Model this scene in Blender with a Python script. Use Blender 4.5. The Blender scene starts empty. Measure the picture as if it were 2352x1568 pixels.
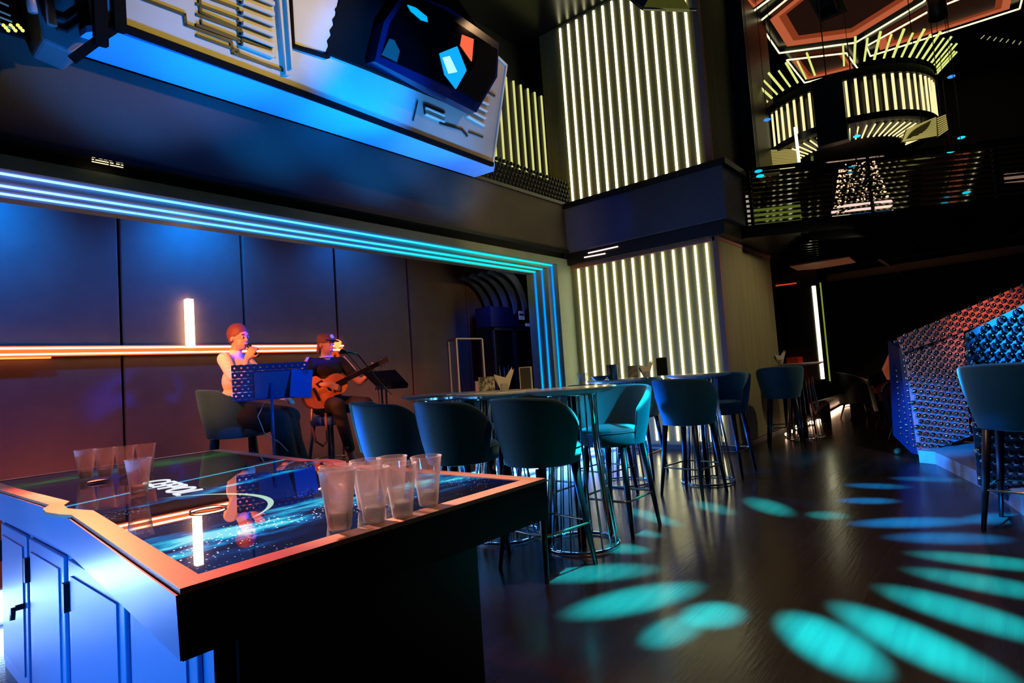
import bpy, bmesh, math, random
from math import sin, cos, pi, radians
from mathutils import Vector, Matrix, Quaternion
random.seed(7)
SC = bpy.context.scene
COL = SC.collection
V = Vector

# ------------------------------------------------------------------ camera
FPX, YAW, PIT, ROL, EYE = 1339.3, radians(39.851), radians(3.214), radians(-3.966), 1.25
_f = V((cos(PIT) * cos(YAW), cos(PIT) * sin(YAW), sin(PIT)))
_r = V((sin(YAW), -cos(YAW), 0)); _u = _r.cross(_f)
CR = _r * cos(ROL) + _u * sin(ROL); CU = -_r * sin(ROL) + _u * cos(ROL)
cam = bpy.data.cameras.new('camera'); camo = bpy.data.objects.new('camera', cam); COL.objects.link(camo)
cam.sensor_width = 36; cam.lens = FPX * 36 / 2352; cam.clip_start = .05; cam.clip_end = 100
M = Matrix((CR, CU, -_f)).transposed().to_4x4(); M.translation = (0, 0, EYE); camo.matrix_world = M
SC.camera = camo
CAM = V((0, 0, EYE))
def ray(x, y): return (CR * (x - 1176) - CU * (y - 784) + _f * FPX) / FPX
def at(px, py, **k):                       # point of the place seen at a pixel of the photograph, on a known plane
    d = ray(px, py); a, v = list(k.items())[0]
    if a == 'd': return CAM + d * v
    i = 'xyz'.index(a); return CAM + d * ((v - CAM[i]) / d[i])

# ------------------------------------------------------------------ view, world
SC.view_settings.view_transform = 'Standard'; SC.view_settings.look = 'None'
SC.view_settings.exposure = 0.0; SC.view_settings.gamma = 1.0; SC.view_settings.use_curve_mapping = False
w = bpy.data.worlds.new('world'); SC.world = w; w.use_nodes = True
w.node_tree.nodes['Background'].inputs[0].default_value = (.25, .3, .4, 1)
w.node_tree.nodes['Background'].inputs[1].default_value = .008
SC.cycles.max_bounces = 6; SC.cycles.transparent_max_bounces = 24; SC.cycles.diffuse_bounces = 3
SC.cycles.glossy_bounces = 4; SC.cycles.sample_clamp_indirect = 4; SC.cycles.caustics_reflective = False; SC.cycles.caustics_refractive = False
SC.cycles.use_denoising = True

def lin(c):
    if isinstance(c, str): c = [int(c[i:i + 2], 16) / 255 for i in (0, 2, 4)]
    return tuple(((v + .055) / 1.055) ** 2.4 if v > .04045 else v / 12.92 for v in c) + (1,)

# ------------------------------------------------------------------ unseen spot lamps: some inferred from the light, many added as fill
def spot(name, p, tgt, col, e, ang, blend=.3, size=.05):
    L = bpy.data.lights.new(name, 'SPOT'); L.energy = e; L.color = lin(col)[:3]; L.spot_size = radians(ang); L.spot_blend = blend; L.shadow_soft_size = size
    o = bpy.data.objects.new(name, L); COL.objects.link(o); o.location = p
    o.rotation_euler = (V(tgt) - V(p)).to_track_quat('-Z', 'Y').to_euler(); return o
for x, e, c in ((1.6, 190, '0080ff'), (2.8, 190, '0084ff'), (4.0, 180, '0088ff'), (5.2, 90, '6aa8ff')): spot('booth_blue', (x, 4.22, 2.3), (x, 4.52, 3.95), c, e * 1.7, 78, .5, .08)
spot('booth_front_blue', (3.9, 1.6, 2.6), (3.55, 4.6, 4.35), '0078ff', 1900, 25, .8)
spot('table_side_fill', (-1.15, 1.7, .10), (.5, 1.6, .35), '0094ff', 115, 96, .5)  # unseen lamps low on the floor, added to brighten the table side
spot('table_side_fill', (-1.25, 3.2, .10), (.5, 3.0, .35), '0094ff', 105, 90, .5)
spot('violet_wash', (-2.0, 2.2, .6), (.45, 1.62, .83), 'f0b0ff', 46, 8, 1.0)
spot('stool_blue', (2.6, 4.45, .75), (2.9, 2.6, .85), '0060ff', 60, 60, .6)
spot('bulkhead_blue', (1.0, 3.6, 2.6), (7.85, 4.6, 3.5), '1838c0', 420, 12, .7)
for x, e in ((-1.2, 170), (.8, 170), (2.8, 120), (4.8, 40)): spot('stage_blue', (x, 6.2, 3.3), (x, 6.9, 2.75), '0074ff', e * 1.5, 130, .9)
for x, e in ((-1.0, 20), (1.4, 30), (3.4, 28), (5.4, 16)): spot('stage_orange_fill', (x, 5.95, .3), (x, 6.9, 1.1), 'ff7a44', e, 130, .9)  # added spots strengthening the orange line's light on the wall
spot('fridge_blue_fill', (6.6, 5.75, 2.7), (7.2, 6.3, 1.9), '2060ff', 40, 90, .9)  # added so the fridge and curved ribs show
spot('face_blue', (5.2, 3.7, 2.3), (2.52, 5.30, 1.75), '1830ff', 1500, 7, .6)
spot('face_blue', (5.6, 3.9, 2.2), (3.64, 5.60, 1.68), '1830ff', 1300, 8, .6)
spot('music_stand_blue', (2.9, 2.2, 2.9), (2.55, 4.72, 1.32), '0078ff', 420, 15, .6)
spot('orange_wash', (-.4, 4.3, 2.3), (2.5, 5.4, 1.4), 'ff8a4c', 620, 22, .7)
spot('orange_wash', (1.0, 4.3, 2.4), (3.6, 5.7, 1.25), 'ff7a3a', 330, 26, .7)
spot('orange_wash', (1.15, 5.1, 2.8), (.70, 2.1, .88), 'ff6a44', 1500, 44, 1.0)  # added spot that brings orange onto the game table rim
spot('cup_fill', (1.0, 4.9, 2.9), (1.2, 1.6, .95), 'ffeae0', 1700, 15, .8)  # added fill for the near cups, no fixture there
spot('cyan_wash', (4.7, -.5, 3.4), (4.06, 2.32, .8), '00c8ff', 2000, 14, .6)
spot('teal_wash', (6.5, -.6, 4.2), (4.6, 2.6, .9), '00b0b0', 60, 40, .8)
spot('bar_blue', (5.35, .1, 4.4), (5.35, -.1, .9), '0a90ff', 500, 26, .6)
spot('coral_wash', (5.3, -2.2, 2.6), (7.6, -.35, 1.7), 'ff7058', 1100, 18, 1.0)
spot('bar_pale_fill', (4.4, -1.4, 3.4), (7.4, .3, 1.0), 'ffc8d8', 380, 22, .9)  # pale fill added over the bar panels
spot('bar_low_blue', (4.2, 2.0, 1.3), (7.35, .85, .45), '0a80ff', 2600, 19, .9)
spot('bar_front_fill', (3.9, -2.2, 3.3), (5.8, -.2, 1.5), '20a8ff', 2600, 13, .9)  # frontal lamps added to brighten the near block
spot('bar_front_fill', (4.6, 1.4, 2.6), (5.5, .1, .7), '0a60ff', 40, 26, .9)
spot('under_balcony_fill', (12.0, 1.6, .5), (12.2, 1.6, 2.9), 'ffb890', 60, 120, .9)  # added upward fill for the slats and vent
spot('riser_fill', (3.4, 4.5, .55), (3.55, 2.6, .1), '0068ff', 800, 80, .8)  # added spots boosting the riser strips' blue on rods and floor
spot('riser_fill', (5.6, 4.5, .55), (5.75, 2.6, .1), '0068ff', 800, 80, .8)
spot('deck_orange_fill', (-.6, 6.4, 2.6), (.3, 5.0, .2), 'ff7a40', 160, 60, .9)  # added lamp that warms the stage deck
spot('cup_far_fill', (.2, 4.9, 2.9), (.80, 3.1, .95), 'ffd8c8', 620, 13, .8)  # added fill for the far row of cups
spot('column_amber_fill', (9.1, .7, 2.85), (8.9, 2.87, 1.5), 'ffe6c0', 52, 95, .8)  # unseen lamp added to lift the column's right side
spot('floor_warm_fill', (3.6, 1.0, 6.6), (3.4, .9, 0), 'ffc090', 520, 60, 1.0)  # wide overhead fill added to warm the floor
spot('amber_wash', (4.2, 1.4, 4.5), (1.9, 4.7, 4.9), 'f0cc60', 520, 44, .7)
spot('warm_wash', (6.0, 2.6, 5.6), (5.2, 4.6, 4.5), 'ffc890', 70, 50, .7)
spot('table_warm_fill', (2.5, 1.5, 3.6), (3.5, 2.85, 1.2), 'ffd898', 150, 22, .8)  # unseen lamps added so the things on the tables show
spot('table_warm_fill', (4.4, 1.3, 3.6), (5.75, 2.8, 1.2), 'ffd898', 150, 22, .8)
spot('amber_wash', (4.4, 3.0, 2.9), (6.6, 5.25, 3.5), 'd8b878', 200, 50, .9)
# effect projector over the dance floor: a ring of petal-shaped beams (pattern held in the lamp, as a gobo would)
FX = V((4.02, 1.28, 6.6))
L_ = bpy.data.lights.new('petal_projector', 'SPOT'); L_.energy = 60000; L_.spot_size = radians(64); L_.spot_blend = .05; L_.shadow_soft_size = .02
fo = bpy.data.objects.new('petal_projector', L_); COL.objects.link(fo); fo.location = FX
L_.use_nodes = True; _N = L_.node_tree.nodes; _L = L_.node_tree.links; _em = _N['Emission']
_tc = _N.new('ShaderNodeTexCoord'); _sp = _N.new('ShaderNodeSeparateXYZ'); _L.new(_tc.outputs['Normal'], _sp.inputs[0])
def _m(op, a, b):
    x = _N.new('ShaderNodeMath'); x.operation = op
    for i, v in enumerate((a, b)):
        if isinstance(v, (int, float)): x.inputs[i].default_value = v
        else: _L.new(v, x.inputs[i])
    return x.outputs[0]
_cb = _N.new('ShaderNodeCombineXYZ')
for k_ in (0, 1): _L.new(_m('MULTIPLY', _m('DIVIDE', _sp.outputs[k_], _sp.outputs[2]), -FX.z), _cb.inputs[k_])
# (inner x, y, outer x, y, half width, strength, hue)
PET = [(3.33, 1.73, 2.80, 2.36, .17, .55, 0), (3.2, 1.42, 2.45, 1.82, .17, .8, 0), (3.02, 1.17, 2.66, 1.24, .15, .9, 0), (2.80, 1.27, 2.36, 1.32, .12, .6, 0), (3.06, .90, 2.56, .47, .17, 1.25, 0), (3.28, .74, 2.72, .06, .16, 1.1, 0),
       (3.62, .60, 3.25, -.1, .16, .8, 0), (3.96, .52, 3.82, -.2, .15, .55, 0), (4.27, .54, 4.32, -.2, .14, .5, 0), (4.55, .70, 4.85, .05, .15, .6, 1), (4.80, .95, 5.25, .25, .15, .9, 1), (5.15, .30, 5.55, .0, .14, .7, 1),
       (4.86, 1.12, 5.15, 1.16, .15, .3, 0), (4.85, 1.38, 5.40, 1.85, .15, .45, 0), (4.72, 1.76, 5.1, 2.25, .12, .3, 0), (4.25, 2.0, 4.62, 2.66, .11, .45, 0), (3.93, 2.0, 4.05, 2.48, .10, .4, 0), (3.6, 1.92, 3.55, 2.3, .12, .45, 0),
       (5.52, 1.18, 5.70, .74, .13, .7, 1), (6.2, 1.25, 6.28, .72, .14, .6, 1), (6.66, .93, 6.74, .35, .14, .5, 1)]
_sum = [None, None]
for x0, y0, x1, y1, hw, e, hue in PET:
    c = V(((x0 + x1) / 2 - FX.x, (y0 + y1) / 2 - FX.y, 0)); d = V((x1 - x0, y1 - y0, 0)); a = d.length / 2; u = d.normalized(); v = V((-u.y, u.x, 0))
    sb = _N.new('ShaderNodeVectorMath'); sb.operation = 'SUBTRACT'; _L.new(_cb.outputs[0], sb.inputs[0]); sb.inputs[1].default_value = c
    ds = []
    for q in (u / a, v / hw):
        dt = _N.new('ShaderNodeVectorMath'); dt.operation = 'DOT_PRODUCT'; _L.new(sb.outputs[0], dt.inputs[0]); dt.inputs[1].default_value = q; ds.append(_m('MULTIPLY', dt.outputs['Value'], dt.outputs['Value']))
    mr_ = _N.new('ShaderNodeMapRange'); mr_.interpolation_type = 'SMOOTHSTEP'; _L.new(_m('ADD', ds[0], ds[1]), mr_.inputs[0])
    mr_.inputs[1].default_value = -.15; mr_.inputs[2].default_value = 1.35; mr_.inputs[3].default_value = e; mr_.inputs[4].default_value = 0
    _sum[hue] = mr_.outputs[0] if _sum[hue] is None else _m('ADD', _sum[hue], mr_.outputs[0])
_cc = _N.new('ShaderNodeCombineColor'); _L.new(_m('MULTIPLY', _sum[0], .001), _cc.inputs[0])
_L.new(_m('ADD', _m('MULTIPLY', _sum[0], .80), _m('MULTIPLY', _sum[1], .28)), _cc.inputs[1]); _L.new(_m('ADD', _m('MULTIPLY', _sum[0], 1.02), _m('MULTIPLY', _sum[1], 1.0)), _cc.inputs[2])
_L.new(_cc.outputs[0], _em.inputs[0]); _em.inputs[1].default_value = 1.0

# ------------------------------------------------------------------ materials
MATS = {}
def mat(name, col='808080', rough=.5, metal=0., emit=None, es=0., spec=.5, noise=None, bump=None, coat=0., alpha=None, trans=0.):
    if name in MATS: return MATS[name]
    m = bpy.data.materials.new(name); m.use_nodes = True; N = m.node_tree.nodes; L = m.node_tree.links; b = N['Principled BSDF']
    b.inputs['Base Color'].default_value = lin(col); b.inputs['Roughness'].default_value = rough; b.inputs['Metallic'].default_value = metal
    b.inputs['Specular IOR Level'].default_value = spec; b.inputs['Coat Weight'].default_value = coat
    if trans: b.inputs['Transmission Weight'].default_value = trans
    if alpha is not None: b.inputs['Alpha'].default_value = alpha
    if emit: b.inputs['Emission Color'].default_value = lin(emit); b.inputs['Emission Strength'].default_value = es
    tc = N.new('ShaderNodeTexCoord')
    if noise:      # (other colour, scale xyz, amount)
        c2, s, amt = noise
        mp = N.new('ShaderNodeMapping'); mp.inputs['Scale'].default_value = s; L.new(tc.outputs['Object'], mp.inputs[0])
        n = N.new('ShaderNodeTexNoise'); n.inputs['Scale'].default_value = 1; n.inputs['Detail'].default_value = 5; L.new(mp.outputs[0], n.inputs['Vector'])
        mr = N.new('ShaderNodeMapRange'); mr.inputs[1].default_value = .5 - amt / 2; mr.inputs[2].default_value = .5 + amt / 2; L.new(n.outputs[0], mr.inputs[0])
        mx = N.new('ShaderNodeMix'); mx.data_type = 'RGBA'; mx.inputs[6].default_value = lin(col); mx.inputs[7].default_value = lin(c2)
        L.new(mr.outputs[0], mx.inputs[0]); L.new(mx.outputs[2], b.inputs['Base Color'])
    if bump:
        s, st = bump
        mp = N.new('ShaderNodeMapping'); mp.inputs['Scale'].default_value = s if not isinstance(s, (int, float)) else (s, s, s); L.new(tc.outputs['Object'], mp.inputs[0])
        n = N.new('ShaderNodeTexNoise'); n.inputs['Scale'].default_value = 1; n.inputs['Detail'].default_value = 3; L.new(mp.outputs[0], n.inputs['Vector'])
        bp = N.new('ShaderNodeBump'); bp.inputs['Strength'].default_value = st; bp.inputs['Distance'].default_value = .01
        L.new(n.outputs[0], bp.inputs['Height']); L.new(bp.outputs[0], b.inputs['Normal'])
    MATS[name] = m; return m
def emi(name, col, s):
    if name in MATS: return MATS[name]
    m = bpy.data.materials.new(name); m.use_nodes = True; N = m.node_tree.nodes; N.clear()
    e = N.new('ShaderNodeEmission'); e.inputs[0].default_value = lin(col); e.inputs[1].default_value = s
    o = N.new('ShaderNodeOutputMaterial'); m.node_tree.links.new(e.outputs[0], o.inputs[0]); MATS[name] = m; return m
def emi_ramp(name, axis, x0, x1, stops, s):
    m = bpy.data.materials.new(name); m.use_nodes = True; N = m.node_tree.nodes; L = m.node_tree.links; N.clear()
    g = N.new('ShaderNodeNewGeometry'); sp = N.new('ShaderNodeSeparateXYZ'); L.new(g.outputs['Position'], sp.inputs[0])
    mr = N.new('ShaderNodeMapRange'); mr.inputs[1].default_value = x0; mr.inputs[2].default_value = x1; L.new(sp.outputs[axis], mr.inputs[0])
    r = N.new('ShaderNodeValToRGB'); L.new(mr.outputs[0], r.inputs[0])
    while len(r.color_ramp.elements) < len(stops): r.color_ramp.elements.new(.5)
    for e, (p, c) in zip(r.color_ramp.elements, stops): e.position = p; e.color = lin(c)
    e = N.new('ShaderNodeEmission'); e.inputs[1].default_value = s; L.new(r.outputs[0], e.inputs[0])
    o = N.new('ShaderNodeOutputMaterial'); L.new(e.outputs[0], o.inputs[0]); MATS[name] = m; return m

black = mat('black_paint', '08090b', .45)
blackgloss = mat('black_gloss', '050607', .12)
darkgrey = mat('dark_grey', '1c1d20', .6)
chrome = mat('chrome', 'd8d8dc', .12, 1.)
led_warm = emi('warm_white_led', 'fff8c0', 4.6)
copper = mat('copper_trim', 'b87c6c', .6)

# ------------------------------------------------------------------ mesh helpers
class MB:
    def __init__(s): s.b = bmesh.new()
    def box(s, x0, x1, y0, y1, z0, z1, m=None):
        vs = [s.b.verts.new(p) for p in ((x0, y0, z0), (x1, y0, z0), (x1, y1, z0), (x0, y1, z0), (x0, y0, z1), (x1, y0, z1), (x1, y1, z1), (x0, y1, z1))]
        if m:
            for v in vs: v.co = m @ v.co
        for f in ((3, 2, 1, 0), (4, 5, 6, 7), (0, 1, 5, 4), (1, 2, 6, 5), (2, 3, 7, 6), (3, 0, 4, 7)): s.b.faces.new([vs[i] for i in f])
        return s
    def prism(s, pts, vec):
        vec = V(vec); pts = [V(p) for p in pts]
        a = [s.b.verts.new(p) for p in pts]; c = [s.b.verts.new(p + vec) for p in pts]; n = len(a)
        s.b.faces.new(a[::-1]); s.b.faces.new(c)
        for i in range(n): s.b.faces.new((a[i], a[(i + 1) % n], c[(i + 1) % n], c[i]))
        return s
    def tube(s, pts, r, n=8, closed=False):
        pts = [V(p) for p in pts]; rs = r if isinstance(r, (list, tuple)) else [r] * len(pts)
        rings = []; ref = None
        for i, p in enumerate(pts):
            if closed: d = pts[(i + 1) % len(pts)] - pts[i - 1]
            else: d = (pts[min(i + 1, len(pts) - 1)] - pts[max(i - 1, 0)])
            d.normalize()
            if ref is None: ref = d.orthogonal().normalized()
            ref = (ref - d * ref.dot(d))
            ref = ref.normalized() if ref.length > 1e-5 else d.orthogonal().normalized()
            e = d.cross(ref)
            rings.append([s.b.verts.new(p + (ref * cos(2 * pi * k / n) + e * sin(2 * pi * k / n)) * rs[i]) for k in range(n)])
        m = len(rings)
        for i in range(m if closed else m - 1):
            A, B = rings[i], rings[(i + 1) % m]
            if closed and i == m - 1:
                # match the seam
                best = min(range(n), key=lambda o: (A[0].co - B[o].co).length); B = B[best:] + B[:best]
            for k in range(n): s.b.faces.new((A[k], A[(k + 1) % n], B[(k + 1) % n], B[k]))
        if not closed: s.b.faces.new(rings[0][::-1]); s.b.faces.new(rings[-1])
        return s
    def lathe(s, prof, c=(0, 0, 0), n=24, sx=1, sy=1, closed=False):
        c = V(c); rings = []
        for r, z in prof:
            if r < 1e-6: rings.append([s.b.verts.new(c + V((0, 0, z)))])
            else: rings.append([s.b.verts.new(c + V((r * sx * cos(2 * pi * k / n), r * sy * sin(2 * pi * k / n), z))) for k in range(n)])
        for A, B in zip(rings, rings[1:] + ([rings[0]] if closed else [])):
            if len(A) == 1 and len(B) == 1: continue
            for k in range(n):
                k2 = (k + 1) % n
                if len(A) == 1: s.b.faces.new((A[0], B[k2], B[k]))
                elif len(B) == 1: s.b.faces.new((A[k], A[k2], B[0]))
                else: s.b.faces.new((A[k], A[k2], B[k2], B[k]))
        s.last = [v for R in rings for v in R]
        return s
    def ball(s, c, r, n=10, sx=1, sy=1, sz=1, rot=None):
        m = Matrix.Translation(V(c)) @ (rot.to_matrix().to_4x4() if rot else Matrix()) @ Matrix.Diagonal((sx * r, sy * r, sz * r, 1))
        bmesh.ops.create_uvsphere(s.b, u_segments=n, v_segments=max(4, n // 2 + 1), radius=1, matrix=m); return s
    def caps(s, a, ra, b, rb, n=12):
        a, b = V(a), V(b); d = b - a; L = d.length
        if L < 1e-6: return s.ball(a, ra, n)
        q = d.to_track_quat('Z', 'Y').to_matrix().to_4x4()
        pr = [(0, -ra)] + [(ra * sin(t), -ra * cos(t)) for t in (pi / 8, pi / 4, 3 * pi / 8, pi / 2)] + [(rb * cos(t), L + rb * sin(t)) for t in (0, pi / 8, pi / 4, 3 * pi / 8)] + [(0, L + rb)]
        s.lathe(pr, n=n)
        for v in s.last: v.co = (Matrix.Translation(a) @ q) @ v.co
        return s
    def build(s, name, m, parent=None, smooth=False, bevel=0, loc=None):
        bmesh.ops.recalc_face_normals(s.b, faces=s.b.faces[:])
        me = bpy.data.meshes.new(name); s.b.to_mesh(me); s.b.free()
        if smooth:
            for p in me.polygons: p.use_smooth = True
        o = bpy.data.objects.new(name, me); COL.objects.link(o)
        if m: me.materials.append(m)
        if parent: o.parent = parent
        if loc: o.location = loc
        if bevel:
            b = o.modifiers.new('b', 'BEVEL'); b.width = bevel; b.segments = 2; b.limit_method = 'ANGLE'
        return o
def tag(o, label, cat, group=None, kind=None):
    if label: o['label'] = label
    if cat: o['category'] = cat
    if group: o['group'] = group
    if kind: o['kind'] = kind
    return o
def thing(name, label, cat, loc=(0, 0, 0), rz=0, group=None):
    o = bpy.data.objects.new(name, None); COL.objects.link(o); o.location = loc; o.rotation_euler = (0, 0, rz); o.empty_display_size = .1
    return tag(o, label, cat, group)
def struct(o): o['kind'] = 'structure'; return o
CH = {}
def kids(o): return [c for c in bpy.data.objects if c.parent == o]
def dup(root, label, loc, rz=0, group=None):
    if root.name not in CH: CH[root.name] = [(c, kids(c)) for c in kids(root)]
    r = root.copy(); COL.objects.link(r); r.location = loc; r.rotation_euler = (0, 0, rz); r['label'] = label
    if group: r['group'] = group
    for c, g in CH[root.name]:
        k = c.copy(); COL.objects.link(k); k.parent = r
        for x in g: y = x.copy(); COL.objects.link(y); y.parent = k
    return r
def smooth_auto(o, a=40):
    for p in o.data.polygons: p.use_smooth = True
    o.data.set_sharp_from_angle(angle=radians(a)); return o

# ================================================================== THE SETTING
floor_m = mat('dark_boards', '2a2623', .17, noise=('3a332c', (1.2, 14, 1), .5), bump=((6, 60, 1), .06), spec=.6)
def brick_rough():
    N = floor_m.node_tree.nodes; L = floor_m.node_tree.links; b = N['Principled BSDF']
    tc = N.new('ShaderNodeTexCoord'); br = N.new('ShaderNodeTexBrick'); L.new(tc.outputs['Object'], br.inputs['Vector'])
    br.inputs['Scale'].default_value = 1; br.inputs['Brick Width'].default_value = 1.2; br.inputs['Row Height'].default_value = .16; br.inputs['Mortar Size'].default_value = .003
    br.inputs['Color1'].default_value = (.19, .19, .19, 1); br.inputs['Color2'].default_value = (.23, .23, .23, 1); br.inputs['Mortar'].default_value = (.26, .26, .26, 1)
    L.new(br.outputs[0], b.inputs['Roughness'])
brick_rough()
struct(MB().box(-5, 18, -7, 7.2, -.1, 0).build('floor', floor_m))
# stage platform with light strips in its front edge
sp_ = thing('stage_platform', None, None); struct(sp_)
MB().box(-3.5, 8, 4.66, 7.0, 0, .2).build('deck', mat('stage_wood', '5a3520', .35, noise=('7a4526', (1, 9, 1), .5)), sp_)
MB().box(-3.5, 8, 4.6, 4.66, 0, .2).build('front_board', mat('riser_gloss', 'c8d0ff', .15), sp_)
rb = emi_ramp('riser_strip', 0, -3, 8, [(0, '8fb0ff'), (.4, '9ac8ff'), (.6, '60d0ff'), (.8, '5a9cff'), (1, '3a70ff')], 34)
for z in (.045, .105, .165): MB().box(-3.5, 7.95, 4.585, 4.6, z - .011, z + .011).build('light_strip', rb, sp_)
# stage back wall: padded panels
wm = mat('padded_panel', '5c4a44', .62, noise=('6a564c', (6, 6, 6), .6), bump=(40, .12))
seams = [-3.1, -1.82, -.54, .74, 2.02, 3.30, 4.58, 5.86, 7.14, 8.4]
wb = thing('wall_stage', None, None); struct(wb)
MB().box(-3.5, 8.6, 6.95, 7.1, .0, 3.5).build('backing', black, wb)
for a, b in zip(seams, seams[1:]):
    MB().box(a + .012, b - .012, 6.9, 6.95, .2, 3.4).build('wall_panel', wm, wb, bevel=.012)
struct(MB().box(8.4, 8.6, 5.3, 7, 0, 3.2).build('wall_stage_side', mat('stage_side', '1b2030', .6)))
struct(MB().box(-3.6, -3.5, 4.6, 7.1, 0, 3.2).build('wall_stage_left', mat('stage_side', '1b2030', .6)))
struct(MB().box(-3.5, 8.4, 5.82, 6.95, 3.4, 3.5).build('ceiling_stage', mat('stage_ceiling', '101216', .6)))
# stepped frame round the stage opening, light strips at each step
fr = thing('trim_1', None, None); struct(fr)
jm = mat('frame_paint', '8a9488', .45, noise=('79887c', (3, 3, 3), .5))
steps = [(5.30, 2.95, 7.47, 5.42), (5.42, 2.93, 7.36, 5.54), (5.54, 2.915, 7.33, 5.66), (5.66, 2.87, 7.02, 5.80)]
steps = [(5.30, 2.955, 7.60, 5.42), (5.42, 2.90, 7.49, 5.54), (5.54, 2.875, 7.455, 5.66), (5.66, 2.845, 7.43, 5.80)]
hl = emi_ramp('header_strip', 0, .4, 7.6, [(0, '6c80ff'), (.22, '4490ff'), (.5, '1e94ff'), (.72, '00c0d8'), (.9, '00a890'), (1, '008c90')], 5.5)
vl = emi_ramp('jamb_strip', 2, 0, 3, [(0, '00a0e0'), (.5, '0078d0'), (1, '0068e0')], 2.2)
for i, (y0, z0, x0, y1) in enumerate(steps):
    MB().box(-3.5, 8, y0, y1, z0, 3.06).build('header_step', jm, fr)
    MB().box(x0, 8, y0 + .001, y1, 0, z0).build('jamb_step', jm, fr)
    if i < 3:
        MB().box(-3.5, x0, y1 - .03, y1 - .005, z0 - .012, z0 - .001).build('light_strip', hl, fr)
        MB().box(x0 - .013, x0 - .001, y1 - .03, y1 - .005, .2, z0 - .02).build('light_strip', vl, fr)
for i in range(5):
    y = 5.9 + i * .2; R0 = .62; pts = []; xb = 7.43; zt = 2.87
    out = [(xb, y, zt - R0 * 1.02)] + [(xb - R0 + R0 * cos(t), y, zt - R0 + R0 * sin(t)) for t in [k * pi / 16 for k in range(9)]]
    q = [V(p) for p in out]; q2 = [p + V((.09, 0, .09)) for p in q]
    MB().prism(q + q2[::-1], (0, .03, 0)).build('curved_rib', mat('rib_blue', '4a5a70', .35), fr)
MB().box(-3.5, 7.9, 5.36, 5.5, 3.06, 3.21).build('shadow_gap', black, fr)
# long bulkhead over the stage, speaker cloth front
bk = thing('wall_bulkhead', None, None); struct(bk)
cloth = mat('speaker_cloth', '4a443c', .85, noise=('3c3834', (2, 2, 2), .6), bump=((160, 160, 4), .25))
MB().box(-3.5, 8, 5.25, 6.05, 3.21, 3.93).build('cloth_face', cloth, bk)
MB().box(-3.5, 7.85, 5.22, 6.05, 3.93, 3.98).build('cap', black, bk)
MB().box(-3.5, 7.86, 5.24, 5.4, 3.17, 3.21).build('edge_strip', mat('edge_green', '2c3a30', .5), bk)
MB().box(7.85, 8.62, 2.66, 5.25, 3.15, 3.87).build('face_board', mat('bulkhead_grey', '5b6274', .5, noise=('4f5668', (2, 2, 2), .5)), bk)
MB().box(7.8, 8.64, 2.6, 5.3, 3.87, 3.95).build('cap', black, bk)
MB().box(7.9, 8.62, 2.72, 5.3, 2.955, 3.15).build('shadow_gap', black, bk)
MB().box(-3.5, 8.8, 6.05, 6.2, 3.9, 7.0).build('wall_upper', black, bk)
# lit column, lower and upper
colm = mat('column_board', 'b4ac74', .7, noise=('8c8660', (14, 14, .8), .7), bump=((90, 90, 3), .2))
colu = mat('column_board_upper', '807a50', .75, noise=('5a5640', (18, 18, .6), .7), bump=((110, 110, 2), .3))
cl = thing('wall_column', None, None); struct(cl)
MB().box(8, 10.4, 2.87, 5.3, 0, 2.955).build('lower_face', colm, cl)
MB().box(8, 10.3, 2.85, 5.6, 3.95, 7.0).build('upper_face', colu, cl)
MB().box(7.985, 8.06, 2.855, 2.93, 0, 2.955).box(7.985, 8.0, 2.9, 5.3, 2.9, 2.955).box(8.06, 10.4, 2.855, 2.87, 2.91, 2.955).build('copper_corner', copper, cl)
MB().box(7.985, 8.07, 2.835, 2.92, 3.95, 7.0).build('copper_corner', copper, cl)
MB().box(7.97, 10.42, 2.84, 2.87, 0, .07).box(7.97, 8, 2.84, 5.3, 0, .07).build('skirting', black, cl)
MB().box(9.2, 10.5, 2.6, 2.85, 3.95, 7.0).build('dark_fin', mat('fin_dark', '181a1c', .4), cl)
for k in range(14):
    y = 5.16 - k * (5.16 - 3.022) / 13
    MB().box(7.982, 8.0, y - .012, y + .012, .13, 2.885).build('light_bar', led_warm, cl)
    MB().box(7.982, 8.0, y - .015, y + .015, 3.985, 6.95).build('light_bar', led_warm, cl)
# recess behind the stud rail, thin light bars on its wall
for k in range(9):
    x = 8.55 - k * .2
    o = MB().box(x - .014, x + .014, 6.02, 6.045, 4.0, 6.3).build('light_bar', emi('dim_led', 'd8d880', 1.0), bk)
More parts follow.
